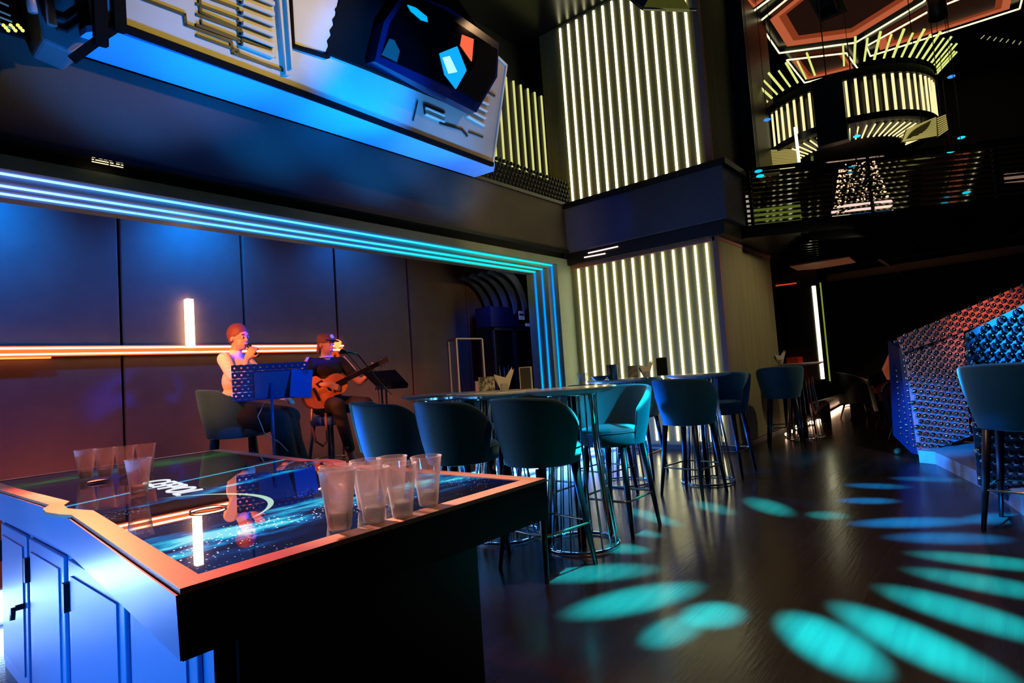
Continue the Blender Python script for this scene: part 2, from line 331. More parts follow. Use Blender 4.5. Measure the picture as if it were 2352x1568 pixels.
# rest of the hall
struct(MB().box(16, 16.2, -7, 7, 0, 7.2).build('wall_back', mat('back_wall', '121316', .55)))
struct(MB().box(10.4, 16, 5.0, 5.2, 0, 3).build('wall_left', mat('back_wall', '121316', .55)))
struct(MB().box(10.3, 16, 5.6, 5.8, 3, 7).build('wall_upper_left', mat('back_wall', '121316', .55)))
struct(MB().box(-5, 16.2, -7, 7.2, 7.0, 7.15).build('ceiling', mat('ceiling_black', '07080a', .25)))
lc = thing('ceiling_balcony', None, None); struct(lc)
MB().prism([(8.6, 2.66, 2.97), (10.4, -.4, 2.97), (12.0, -3.2, 2.97), (16, -3.2, 2.97), (16, 5, 2.97), (8.6, 5.3, 2.97)], (0, 0, .18)).build('slab', mat('slab_black', '090a0c', .35), lc)
cx, cy = 12.2, -2.2
for k in range(46):
    a = radians(88 + k * 2.6); p0 = V((cx + 2.0 * cos(a), cy + 2.0 * sin(a), 2.9)); p1 = V((cx + 5.2 * cos(a), cy + 5.2 * sin(a), 2.9))
    if p1.x < 9.0: p1 = p0 + (p1 - p0) * max(0.05, min(1, (9.2 - p0.x) / (p1.x - p0.x) if p1.x != p0.x else 1))
    ln = V((8.6, 2.66, 0)); d = V((1.8, -3.06, 0)).normalized(); n_ = V((d.y, -d.x, 0))
    # keep the slat behind the balcony edge
    side = lambda p: (p - ln).dot(n_)
    s0, s1 = side(p0), side(p1)
    if s0 * side(V((14, 0, 0))) < 0: continue
    if s1 * s0 < 0: p1 = p0 + (p1 - p0) * (s0 / (s0 - s1)) * .98
    if p1.y > 2.8 and p1.x < 10.5: p1 = p0 + (p1 - p0) * ((2.8 - p0.y) / (p1.y - p0.y))
    MB().prism([p0 - n_ * .0 + V((0, 0, -.06)), p1 + V((0, 0, -.06)), p1 + V((0, 0, .07)), p0 + V((0, 0, .07))], V((-sin(a), cos(a), 0)) * .03).build('ceiling_slat', blackgloss, lc)
MB().box(12.2, 16, 1.5, 1.56, 2.84, 2.9).prism([at(1900, 640, z=2.8), at(2352, 572, z=2.8), at(2352, 582, z=2.8), at(1900, 648, z=2.8)], (0, 0, .08)).build('ceiling_trim', mat('trim_bronze', '4a4038', .4), lc)

# ================================================================== THE OVERHANGING BOOTH (upper left)
NRM = V((0, -1.15, -.28)).normalized()                  # its front leans out over the hall
def bp(x, y, lift=0):
    d = ray(x, y); o = V((0, 4.7, 3.95)); t = (o - CAM).dot(NRM) / d.dot(NRM); return CAM + d * t + NRM * lift
def plate(parent, name, pts, m, l0, l1, **k):
    return MB().prism([bp(x, y, l0) for x, y in pts], NRM * (l1 - l0)).build(name, m, parent, **k)
def groove(mb, pts, wd, l1=.012):
    P = [bp(x, y, -.02) for x, y in pts]
    for a, b in zip(P, P[1:]):
        d = (b - a).normalized(); n = d.cross(NRM) * wd / 2; e = d * wd * .4
        mb.prism([a + n - e, b + n + e, b - n + e, a - n - e], NRM * (l1 + .02))
def grooves(parent, name, m, *items):
    for pts, wd, *l in items:
        g = MB(); groove(g, pts, wd, *(l or [.012])); g.build(name, m, parent)
booth = thing('overhanging_booth', 'large angular booth with ribbed pale front and dark faceted opening overhanging the stage wall', 'booth', (0, 0, 0))
bm_ = mat('booth_panel', 'c0b6a4', .5, noise=('aca290', (2, 2, 2), .5))
bd = mat('booth_groove', '1c1c1a', .5); eb = mat('edge_black', '050506', .8, spec=.1)
XL, XR = 1.36, 5.58
top = [(280, 62), (1128, 375), (1160, 150), (1118, 110), (1040, 0), (985, -80), (300, -420), (268, -60)]
plate(booth, 'front_panel', top, bm_, -1.0, 0)
MB().prism([(1.36, 4.72, 3.93), (5.58, 4.74, 3.93), (5.74, 4.9, 3.93), (5.70, 5.3, 3.93), (1.30, 5.3, 3.93), (1.22, 5.1, 3.93), (1.26, 4.86, 3.93)], (0, 0, .05)).build('underside', mat('booth_underside', '78b0ee', .5), booth)
g = MB(); groove(g, [(276, 62), (700, 217), (1128, 377)], .05, .03); g.build('lower_edge', eb, booth)
g = MB(); groove(g, [(1130, 380), (1162, 150), (1118, 108), (1040, -4)], .022, .02); g.build('end_edge', mat('edge_pale', 'e8e0c8', .4), booth)
g = MB(); groove(g, [(272, 64), (266, -60)], .075, .06); g.build('edge_bar', eb, booth)
plate(booth, 'corner_panel', [(234, 62), (268, 55), (262, -60), (228, -60)], bm_, -.5, -.02)
grooves(booth, 'edge_bar', eb, ([(230, 95), (224, -60)], .08, .05), ([(226, 92), (276, 60)], .05, .04), ([(228, 90), (172, 132)], .06, .03))
grooves(booth, 'groove_line', bd, ([(325, -3), (423, 34), (426, 57), (530, 96), (534, 122), (652, 163)], .022),
        ([(458, 0), (460, 28), (552, 68), (558, 92), (622, 112)], .02), ([(461, 46), (463, 56), (554, 92), (560, 106), (630, 132)], .012),
        *[([(452, -62 + k * 24), (545, -28 + k * 24), (548, -20 + k * 24), (622, 10 + k * 24)], .022) for k in range(7)])
grooves(booth, 'louvre', bm_, *[([(556, -16 + k * 24), (622, 10 + k * 24)], .03, .05) for k in range(6)])
grooves(booth, 'seam_rib', bm_, ([(640, -5), (656, 168)], .05, .05), ([(648, -5), (660, 160)], .02, .09))
plate(booth, 'corner_panel', [(663, 0), (770, 0), (745, 122), (668, 104)], bm_, -.02, .05)
g = MB(); groove(g, [(661, 0), (667, 106), (748, 132)], .025, .06); g.build('edge_bar', eb, booth)
# right end relief
grooves(booth, 'groove_line', bd, ([(958, 232), (948, 276)], .014), ([(1010, 283), (1035, 290), (1060, 298), (1072, 312)], .02), ([(1076, 303), (1108, 315)], .014),
        ([(1110, 205), (1135, 220)], .02), ([(1120, 135), (1140, 150), (1138, 165)], .014), ([(975, 262), (972, 240), (1020, 258)], .012))
grooves(booth, 'louvre', mat('edge_pale', 'e8e0c8', .4), *[([(1078 - k * 2, 222 + k * 15), (1118 - k * 3, 240 + k * 16)], .018, .035) for k in range(4)], *[([(976, 248 + k * 14), (1018, 266 + k * 14)], .016, .03) for k in range(2)])
furm = mat('ragged_black', '0a0a08', .9, spec=.1, bump=(30, .6))
edge = [(770, 0)] + [(770 - k * 3 + (4 if k % 2 else -2), k * 12) for k in range(1, 10)] + [(741, 122), (850, 165), (1075, 258), (1118, 190), (1120, 112), (1045, 2), (1000, -60), (780, -60)]
plate(booth, 'ragged_surround', edge, furm, -.01, .06)
HX = [(900, -8), (853, 60), (832, 148), (1066, 262), (1114, 182), (1118, 106), (1000, 25)]
plate(booth, 'opening_frame', HX, mat('frame_bluegloss', '0c1a3a', .2), .05, .20)
HI = [(905, 8), (868, 62), (846, 138), (1018, 212), (1060, 216), (1090, 172), (1098, 112), (985, 40)]
plate(booth, 'dark_glass', HI, mat('dark_glass', '030407', .06, coat=1), .19, .215)
plate(booth, 'pane_reflection', [(1030, 88), (1056, 98), (1052, 148), (1026, 112)], emi('coral_glow', 'ff6a45', 1.0), .21, .225, ).__setitem__('label', 'glowing coral patch for a reflection in the dark glass')  # emissive patches standing in for stage lights mirrored in the glass
plate(booth, 'pane_reflection', [(978, 130), (1018, 114), (1040, 168), (1016, 210), (990, 178)], emi('cyan_glow', '10a8ff', 1.1), .21, .225).__setitem__('label', 'glowing cyan patch for a reflection in the dark glass')
plate(booth, 'pane_reflection', [(984, 140), (1000, 136), (1018, 172), (998, 176)], emi('white_glow', 'b0f8ff', 1.2), .222, .230).__setitem__('label', 'white hot spot of the cyan reflection')
plate(booth, 'pane_reflection', [(904, 22), (922, 28), (948, 48), (950, 60), (936, 56), (912, 36)], emi('cyan_streak_reflection', '00b8ff', 1.0), .21, .226).__setitem__('label', 'glowing cyan streak of reflection')
plate(booth, 'pane_reflection', [(864, 98), (874, 102), (886, 126), (880, 150), (846, 134)], emi('blue_dim', '0a5a98', .8), .21, .226).__setitem__('label', 'dim blue reflection patch')
plate(booth, 'black_flap', [(1058, 98), (1106, 122), (1100, 184), (1066, 240), (1018, 212), (1054, 150)], mat('flap_black', '020203', .8, spec=.05), .216, .26)
# grey pod on its left end
pod = thing('ventilation_pod', 'dark grey faceted pod hanging at the left end of the overhanging booth', 'pod')
def pp(x, y): return at(x, y, y=4.95)
pm = mat('pod_grey', '6a6262', .4)
MB().prism([pp(70, -60), pp(97, 92), pp(170, 124), pp(224, 88), pp(220, -60)], (0, .35, 0)).build('pod_shell', pm, pod, bevel=.02)
g = MB()
for off in (0, 26):
    P = [at(x, y, y=4.94) for x, y in ((130, 66 - off), (152, 72 - off), (208, 34 - off))]
    for a, b in zip(P, P[1:]): g.tube([a, b], .014, 6)
g.build('groove_lines', bd, pod)
for x in (78, 122):
    MB().tube([at(x - 14, -40, y=4.92), at(x - 2, 58 if x > 100 else 28, y=4.92)], .03, 8).build('rib', mat('rib_pink', '9a8078', .35), pod, smooth=True)
# ornament in the far left corner; its glowing dots imitate LED reflections
cr = thing('wall_ornament', 'dark ribbed fitting with yellow LED reflections in the top left corner of the photo', 'ornament')
g = MB()
for k, y in enumerate((14, 36, 50, 66)): g.tube([at(-40, y - 26 + 0, y=5.0), at(20 + k * 4, y, y=5.0)], .008, 5)
g.build('rail', mat('rail_pale', '8a8c70', .3, .5), cr)
g = MB()
for k in range(9): g.ball(at(8 + k * 5.5, 58 + (k % 3) * 6, y=5.0), .012, 6)
g.build('led_reflections', emi('yellow_dots', 'e8e060', 1.6), cr)
# sphere-studded rail beside the booth
sr = thing('studded_rail', 'low black rail covered with small glossy spheres on the ledge between booth and column', 'rail')
MB().box(5.6, 7.98, 5.28, 5.3, 3.98, 4.30).build('backing', black, sr)
g = MB()
for j in range(5):
    for i in range(30): g.ball((5.66 + i * .08 + (j % 2) * .04, 5.24, 4.02 + j * .075), .03, 8)
g.build('spheres', mat('black_sphere', '2a2a22', .08, .6), sr, smooth=True)
# glowing dots imitating a warm reflection, and gap fittings under the bulkhead
pl = thing('dotted_reflection', 'small strip of glowing dots for a warm reflection in the dark gap over the stage', 'light')
g = MB()
for i in range(26):
    for j in range(5):
        if random.random() < .8: g.ball(at(212 + i * 2.8, 350 + i * .55 + j * 5.2, y=5.22), .0042, 5)
g.build('warm_dots', emi('dot_warm', 'ffe8b0', 2.0), pl)
struct(MB().box(-3.5, 7.85, 5.215, 5.25, 3.14, 3.19).build('trim_2', black))

# ================================================================== GAME TABLE
gt = thing('game_table', 'large black gaming table with orange-lit rim and starry video screen top, in the foreground', 'table', (0, 0, 0))
rimm = mat('rim_orange_lit', 'd0a080', .40, .1)  # orange glow of the wall line partly put into this colour
outer = [(.453, 1.259), (.554, 2.448)] + [(.605 - .05 * cos(t) + .0, 2.448 + .34 * (t / pi)) for t in ()] + [(.535, 2.52), (.520, 2.62), (.530, 2.72), (.566, 2.80), (.548, 3.56), (.54, 4.10), (1.770, 4.13), (1.66, 2.80), (1.70, 2.72), (1.705, 2.62), (1.68, 2.52), (1.625, 2.44), (1.640, 1.259)]
inner = [(.512, 1.322), (.618, 2.46), (.597, 2.54), (.582, 2.62), (.592, 2.72), (.628, 2.80), (.602, 3.56), (.600, 4.05), (1.70, 4.075), (1.60, 2.80), (1.632, 2.72), (1.64, 2.62), (1.61, 2.52), (1.565, 2.44), (1.580, 1.322)]
b = bmesh.new()
TZ = .88
lv = [[b.verts.new((x, y, z)) for x, y in pl_] for pl_, z in ((outer, TZ - .012), (outer, TZ), (inner, TZ), (inner, TZ - .012))]
n = len(outer)
for A, B in zip(lv, lv[1:] + lv[:1]):
    for i in range(n): b.faces.new((A[i], A[(i + 1) % n], B[(i + 1) % n], B[i]))
mb = MB(); mb.b.free(); mb.b = b; mb.build('rim', rimm, gt)
MB().prism([(x, y, .742) for x, y in outer if not 2.5 < y < 2.75], (0, 0, TZ - .012 - .742)).build('fascia', mat('table_black', '101114', .28, noise=('14161a', (5, 5, 5), .5)), gt)
# side valance: pale lacquer, blue light mixed into its colour, slopes inwards
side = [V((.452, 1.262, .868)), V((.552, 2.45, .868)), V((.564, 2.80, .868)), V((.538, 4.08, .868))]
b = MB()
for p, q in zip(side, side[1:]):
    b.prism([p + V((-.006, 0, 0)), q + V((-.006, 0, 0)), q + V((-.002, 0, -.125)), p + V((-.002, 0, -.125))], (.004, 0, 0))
b.build('side_valance', mat('valance_blue_lit', '94aee0', .3), gt)
# screen
sm = bpy.data.materials.new('space_screen'); sm.use_nodes = True; N = sm.node_tree.nodes; L = sm.node_tree.links; bs = N['Principled BSDF']
bs.inputs['Base Color'].default_value = (.004, .004, .006, 1); bs.inputs['Roughness'].default_value = .015; bs.inputs['IOR'].default_value = 1.7; bs.inputs['Coat Weight'].default_value = .7; bs.inputs['Coat Roughness'].default_value = .01
tc = N.new('ShaderNodeTexCoord')
def nd(t, **k):
    x = N.new(t)
    for a, v in k.items(): x.inputs[a.replace('_', ' ')].default_value = v
    return x
def mth(op, a, b=None, c=None):
    x = N.new('ShaderNodeMath'); x.operation = op
    for i, v in enumerate((a, b, c)):
        if v is None: continue
        if isinstance(v, (int, float)): x.inputs[i].default_value = v
        else: L.new(v, x.inputs[i])
    return x.outputs[0]
spx = N.new('ShaderNodeSeparateXYZ'); L.new(tc.outputs['Object'], spx.inputs[0]); X, Y = spx.outputs[0], spx.outputs[1]
def band(cx0, cy0, slope, wd):     # soft streak along a line  y = cy0 + slope*(x-cx0)
    d = mth('SUBTRACT', Y, mth('ADD', mth('MULTIPLY', mth('SUBTRACT', X, cx0), slope), cy0))
    return mth('POWER', 2.718, mth('MULTIPLY', mth('MULTIPLY', d, d), -1 / (wd * wd)))
mpn = N.new('ShaderNodeMapping'); mpn.inputs['Scale'].default_value = (2.2, 6, 1); mpn.inputs['Rotation'].default_value = (0, 0, .25); L.new(tc.outputs['Object'], mpn.inputs[0])
nz = nd('ShaderNodeTexNoise', Scale=1.6, Detail=7.0, Roughness=.62); L.new(mpn.outputs[0], nz.inputs[0])
nzc = mth('MAXIMUM', mth('MULTIPLY', mth('SUBTRACT', nz.outputs[0], .4), 3.6), 0)
b1 = band(1.0, 1.66, .10, .19); b2 = band(1.0, 2.42, .38, .07); b3 = band(.8, 2.75, .3, .018)
neb = mth('ADD', mth('MULTIPLY', nzc, mth('ADD', mth('MULTIPLY', b1, 1.45), .05)), mth('ADD', mth('MULTIPLY', mth('MULTIPLY', b2, nzc), 1.0), mth('MULTIPLY', b3, .9)))
ramp = N.new('ShaderNodeValToRGB'); L.new(neb, ramp.inputs[0])
for p_, c_ in ((.25, '001c48'), (.55, '0070b8'), (.85, '20d0e8')): e_ = ramp.color_ramp.elements.new(p_); e_.color = lin(c_)
ramp.color_ramp.elements[0].color = lin('01040c'); ramp.color_ramp.elements[-1].color = lin('8cf0ff')
vo = nd('ShaderNodeTexVoronoi', Scale=75.0); L.new(tc.outputs['Object'], vo.inputs[0])
nz2 = nd('ShaderNodeTexNoise', Scale=5.0, Detail=2.0); L.new(tc.outputs['Object'], nz2.inputs[0])
st = mth('MULTIPLY', mth('LESS_THAN', vo.outputs['Distance'], .17), mth('MULTIPLY', mth('GREATER_THAN', nz2.outputs[0], .5), mth('ADD', mth('MULTIPLY', b1, 3.0), mth('MULTIPLY', b2, .8))))
# planet limb: a thin bright crescent
dx = mth('SUBTRACT', X, .60); dy = mth('SUBTRACT', Y, 2.10)
rr = mth('SQRT', mth('ADD', mth('MULTIPLY', dx, dx), mth('MULTIPLY', dy, dy)))
cre = mth('MULTIPLY', mth('LESS_THAN', mth('ABSOLUTE', mth('SUBTRACT', rr, .42)), mth('MAXIMUM', mth('MULTIPLY', mth('SUBTRACT', dx, .22), .06), 0)), mth('GREATER_THAN', dx, 0.2))
grn = mth('MULTIPLY', band(1.2, 3.75, .1, .16), nzc)
add = N.new('ShaderNodeMix'); add.data_type = 'RGBA'; add.blend_type = 'ADD'; add.inputs[0].default_value = 1
L.new(ramp.outputs[0], add.inputs[6]); cb = N.new('ShaderNodeCombineColor'); L.new(mth('ADD', st, mth('MULTIPLY', cre, .55)), cb.inputs[0]); L.new(mth('ADD', mth('ADD', st, mth('MULTIPLY', cre, .85)), mth('MULTIPLY', grn, .16)), cb.inputs[1]); L.new(mth('ADD', st, mth('MULTIPLY', cre, .6)), cb.inputs[2]); L.new(cb.outputs[0], add.inputs[7])
L.new(add.outputs[2], bs.inputs['Emission Color']); bs.inputs['Emission Strength'].default_value = 1.15
MB().prism([(x, y, TZ - .011) for x, y in inner], (0, 0, .009)).build('screen', sm, gt)
def text(s, size, loc, rot, m, parent=None, ext=.001, name='lettering', sp=1.0):
    c = bpy.data.curves.new(name, 'FONT'); c.body = s; c.size = size; c.extrude = ext; c.space_character = sp; c.align_x = 'CENTER'; c.align_y = 'CENTER'
    o = bpy.data.objects.new(name, c); COL.objects.link(o); o.location = loc; o.rotation_euler = rot; c.materials.append(m)
    bpy.context.view_layer.update(); me = bpy.data.meshes.new_from_object(o.evaluated_get(bpy.context.evaluated_depsgraph_get())); me.materials.clear(); me.materials.append(m)
    q = bpy.data.objects.new(name, me); COL.objects.link(q); q.location = loc; q.rotation_euler = rot
    bpy.data.objects.remove(o)
    if parent: q.parent = parent
    return q
lt = emi('letter_white', 'f4f8ff', 1.0)
a_, b_ = at(330, 1098, z=TZ), at(465, 1140, z=TZ)
d_ = b_ - a_
text('CEFPOL', .155, (a_ + b_) / 2 + V((0, 0, -.0005)), (0, 0, math.atan2(d_.y, d_.x)), lt, gt, sp=1.1)
# cabinet under the table
cabm = mat('cabinet_blue_lit', '86a4dc', .32)  # blue lamp light partly put into the white cabinet's base colour
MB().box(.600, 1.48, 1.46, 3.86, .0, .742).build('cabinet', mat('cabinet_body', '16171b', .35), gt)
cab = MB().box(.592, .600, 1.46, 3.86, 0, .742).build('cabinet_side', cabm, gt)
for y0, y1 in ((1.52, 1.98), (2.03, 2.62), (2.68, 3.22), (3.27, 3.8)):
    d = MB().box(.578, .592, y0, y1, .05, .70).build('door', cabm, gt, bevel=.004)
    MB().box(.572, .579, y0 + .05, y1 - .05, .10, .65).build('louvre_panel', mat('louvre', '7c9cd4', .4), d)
    if y0 > 2: MB().box(.560, .578, y1 - .015, y1 + .015, .52, .62).build('hinge', black, d)
    if y0 > 3.2:
        MB().tube([(.578, y0 + .05, .40), (.545, y0 + .05, .40)], .012, 10).box(.53, .545, y0 + .045, y0 + .055, .375, .405).build('lock_key', black, d)
key = MB().tube([(.545, 3.36, .385), (.54, 3.35, .345)], .010, 8).build('key', black, gt)
MB().box(.64, 1.44, 1.44, 1.46, .05, .70).build('end_panel', mat('table_black', '101114', .28), gt)

# cups
cupm = bpy.data.materials.new('clear_plastic'); cupm.use_nodes = True; N = cupm.node_tree.nodes; L = cupm.node_tree.links; pb = N['Principled BSDF']
pb.inputs['Base Color'].default_value = (.93, .93, .92, 1); pb.inputs['Roughness'].default_value = .12; pb.inputs['Alpha'].default_value = .30
fw = N.new('ShaderNodeLayerWeight'); fw.inputs[0].default_value = .35; mr = N.new('ShaderNodeMapRange'); mr.inputs[3].default_value = .13; mr.inputs[4].default_value = .85; L.new(fw.outputs['Facing'], mr.inputs[0]); L.new(mr.outputs[0], pb.inputs['Alpha'])
drinkm = mat('water', 'e8f4f4', .03, trans=.9)
def cup_mesh():
    H = .145; pr = [(0, .002), (.027, .002), (.0285, .008), (.031, .03), (.0315, .034), (.045, H - .006), (.047, H - .003), (.047, H), (.0445, H), (.044, H - .006), (.030, .034), (.027, .006), (0, .006)]
    return MB().lathe(pr, n=28)
cup = thing('plastic_cup', 'clear plastic cup, rightmost of the cups along the near right edge of the game table', 'cup', (0, 0, 0), 0, 'clear plastic cups at the near end of the game table')
smooth_auto(cup_mesh().build('cup_wall', cupm, cup), 50)
MB().lathe([(0, .006), (.027, .0065), (.0315, .042), (0, .042)], n=24).build('water', mat('cup_water', 'c8d4d0', .05, alpha=.55), cup, smooth=True)
def putcup(px, py, z, label, group, first=False):
    p = at(px, py, z=z)
    if first: cup.location = p; return cup
    return dup(cup, label, p, random.random() * 6, group)
gA, gB = 'clear plastic cups at the near end of the game table', 'clear plastic cups at the far left of the game table'
putcup(985, 1160, TZ, '', gA, True)
for (x, y, l) in ((925, 1186, 'clear plastic cup in the near row, second from the right'), (860, 1198, 'clear plastic cup in the near row with a clouded base, third from the right'), (781, 1214, 'clear plastic cup, nearest and leftmost of the stacked cups on the table edge'),
                  (906, 1158, 'clear plastic cup standing behind the second cup from the right'), (845, 1168, 'clear plastic cup standing behind the third cup from the right'), (776, 1186, 'clear plastic cup standing behind the leftmost cup on the table edge')):
    putcup(x, y, TZ, l, gA)
putcup(781, 1214, TZ + .018, 'clear plastic cup nested inside the leftmost cup of the table edge', gA)
for i, (x, y) in enumerate(((197, 1100), (242, 1096), (288, 1091), (336, 1085))):
    putcup(x, y, TZ, 'clear plastic cup, %s in the far row at the game table' % ('leftmost', 'second from left', 'third from left', 'rightmost')[i], gB)
putcup(320, 1140, TZ, 'clear plastic cup standing alone in front of the far left row', gB)
pen = at(225, 1107, z=TZ)
tag(MB().ball(pen + V((0, 0, .006)), .03, 14, 1.5, .8, .2).build('bottle_opener', black, smooth=True), 'small flat black bottle opener lying before the far row of cups', 'bottle opener')
rg = at(478, 1170, z=TZ)
tag(MB().lathe([(.05, .001), (.055, .001), (.055, .003), (.05, .003)], rg, 28, closed=True).build('water_ring', mat('wet_ring', '604838', .05), smooth=True), 'round wet glass mark on the screen of the game table', 'mark')

# ================================================================== BAR STOOLS
velvet = mat('teal_velvet', '1c5056', .75, noise=('153e46', (5, 5, 5), .6))
velvet.node_tree.nodes['Principled BSDF'].inputs['Sheen Weight'].default_value = .6
velvet.node_tree.nodes['Principled BSDF'].inputs['Sheen Tint'].default_value = (.35, .8, .85, 1)
legm = mat('dark_leg', '14171c', .35); ringm = mat('foot_rail_brass', 'a89a80', .25, .9)
def stool(label, loc, rz, group, vm=velvet):
    t = thing('bar_stool', label, 'bar stool', loc, rz, group)
    NS = 40; A = radians(112); b = bmesh.new(); rings = []
    for i in range(NS + 1):
        ph = -A + 2 * A * i / NS; u = abs(ph) / A
        zt = 1.105 - .05 * u ** 2 - .13 * max(0, (u - .55) / .45) ** 1.6
        sec = []
        th = .05 * (1 - .25 * u)
        e0 = max(0, (u - .93) / .07); th *= (1 - .5 * e0 ** 2)
        ro = lambda z: .222 + .082 * ((z - .665) / .43) + .010 * sin(pi * (z - .665) / .43)
        for z, k in ((.605, 0), (.64, 0), (.75, 0), (.86, 0), (.97, 0), (1.0, 0)):
            zz = .665 + (zt - .665 - .02) * (z - .605) / .395; sec.append((ro(zz), zz))
        rt = ro(zt); sec += [(rt - .004, zt - .008), (rt - th * .3, zt), (rt - th * .7, zt), (rt - th + .004, zt - .008)]
        for z in (1.0, .86, .75, .64, .605):
            zz = .665 + (zt - .665 - .02) * (z - .605) / .395; sec.append((ro(zz) - th, zz))
        c, s_ = -cos(ph), sin(ph)
        rings.append([b.verts.new((r * c * .98, r * s_ * 1.06, z)) for r, z in sec])
    m = len(rings[0])
    for P, Q in zip(rings, rings[1:]):
        for k in range(m): b.faces.new((P[k], P[(k + 1) % m], Q[(k + 1) % m], Q[k]))
    b.faces.new(rings[0]); b.faces.new(rings[-1][::-1])
    mb = MB(); mb.b.free(); mb.b = b; smooth_auto(mb.build('backrest', vm, t), 60)
    pr = [(0, .655), (.19, .655), (.222, .668), (.230, .71), (.233, .752), (.226, .762), (.229, .769), (.218, .785), (.15, .80), (0, .804)]
    smooth_auto(MB().lathe(pr, (.045, 0, 0), 36, 1.10, 1.0).build('seat', vm, t), 70)
    smooth_auto(MB().lathe([(.2305, .757), (.2350, .7615), (.2305, .766)], (.045, 0, 0), 36, 1.10, 1, closed=True).build('piping', vm, t), 70)
    for sx in (-1, 1):
        for sy in (-1, 1):
            MB().tube([(sx * .155, sy * .155, .66), (sx * .187, sy * .187, .3), (sx * .218, sy * .218, 0)], [.027, .022, .014], 8).build('leg', legm, t, smooth=True)
    rp = []; R_ = .205
    for sx, sy, a0 in ((1, 1, 0), (-1, 1, 90), (-1, -1, 180), (1, -1, 270)):
        for k in range(4):
            a = radians(a0 + k * 30); rp.append((sx * (R_ - .05) + .05 * cos(a) + (.035 if sx > 0 else 0), sy * (R_ - .05) + .05 * sin(a), .265))
    MB().tube(rp, .0085, 6, closed=True).build('foot_rail', ringm, t, smooth=True)
    return t
gs = 'teal velvet bar stools around the high tables'
st0 = stool('teal velvet bar stool seen from behind, nearest the game table corner', (3.03, 2.36, 0), radians(-9), gs)
for l, p, a in (('teal velvet bar stool seen from behind, middle one of the three backs', (2.93, 3.0, 0), -12),
                ('teal velvet bar stool seen from behind, leftmost with a bright blue edge', (2.92, 3.72, 0), -8),
                ('teal velvet bar stool whose back top shows above the leftmost blue-edged stool', (3.24, 4.24, 0), -40),
                ('teal velvet bar stool with brightly lit turquoise seat across the near high table', (4.02, 2.38, 0), 180),
                ('teal velvet bar stool across the second high table, mostly hidden behind the nearest stool', (4.08, 3.1, 0), 180),
                ('teal velvet bar stool across the third high table, top of the back showing', (4.05, 3.75, 0), 184),
                ('teal velvet bar stool seen from behind, in front of the lit column', (5.38, 2.36, 0), -8),
                ('teal velvet bar stool between the two groups of high tables, mostly hidden', (5.0, 3.1, 0), -5),
                ('teal velvet bar stool at the column corner, only a sliver showing', (6.48, 2.42, 0), 180),
                ('teal velvet bar stool hidden behind the far high table at the lit column', (6.15, 3.3, 0), 185)):
    dup(st0, l, p, radians(a))
dup(st0, 'dark teal bar stool at the small round table right of the column', (8.72, 2.42, 0), radians(20))
dup(st0, 'bar stool with cyan-lit top edge at the studded bar, cut by the right photo edge', (5.16, -.06, 0), radians(-12))
dup(st0, 'bar stool on the stage under the singer', (2.44, 5.40, .2), radians(-28))

# ================================================================== HIGH TABLES
topm = mat('table_top_pale', 'c8c4b8', .18, noise=('b0aca0', (4, 4, 4), .5)); edgem = mat('table_edge', 'd8dcdc', .2)
def htable(label, loc, r, group):
    t = thing('high_table', label, 'table', loc, 0, group)
    MB().lathe([(0, 1.085), (r - .06, 1.085), (r - .002, 1.105), (r, 1.118), (0, 1.118)], n=48).build('table_top_edge', edgem, t)
    MB().lathe([(0, 1.118), (r, 1.118), (r - .004, 1.124), (0, 1.124)], n=48).build('table_top', topm, t)
    MB().tube([(0, 0, 0), (0, 0, 1.09)], .03, 12).build('pole', mat('pole_dark', '1a2024', .25, .7), t, smooth=True)
    MB().lathe([(.255, .004), (.27, .004), (.27, .022), (.255, .022)], n=40, closed=True).build('base_ring', chrome, t, smooth=True)
    MB().lathe([(.17, 1.07), (.185, 1.07), (.185, 1.085), (.17, 1.085)], n=40, closed=True).build('top_ring', chrome, t, smooth=True)
    for a in (-.5, 2.2): MB().tube([(.235 * cos(a), .235 * sin(a), .02), (.15 * cos(a), .15 * sin(a), 1.08)], .015, 10).build('orange_reflection_leg', mat('orange_reflection_leg', 'e08060', .25, .9), t, smooth=True)  # chrome legs with an orange reflection put into the metal colour
    rod = None
    for k in range(22):
        a = 2 * pi * k / 22
        if rod is None:
            rod = MB().tube([(.262, 0, .015), (.175, 0, .75), (.177, 0, 1.08)], .006, 5).build('rod', chrome, t, smooth=True)
        else:
            o = rod.copy(); COL.objects.link(o); o.parent = t; o.rotation_euler = (0, 0, a)
    return t
gtb = 'round high tables on wire cage bases'
ht0 = htable('round pale high table on a chrome rod cage, nearest the camera', (3.53, 2.42, 0), .33, gtb)
for l, p in (('round pale high table with white napkins on it, second in the near row', (3.46, 3.08, 0)), ('round pale high table at the far left end of the near row', (3.46, 3.74, 0)),
             ('round pale high table in front of the right half of the lit column', (5.95, 2.45, 0)), ('round pale high table in front of the left half of the lit column', (5.60, 3.22, 0)),
             ('small round high table right of the column with a red box on it', (9.55, 2.36, 0))):
    dup(ht0, l, p, random.random())

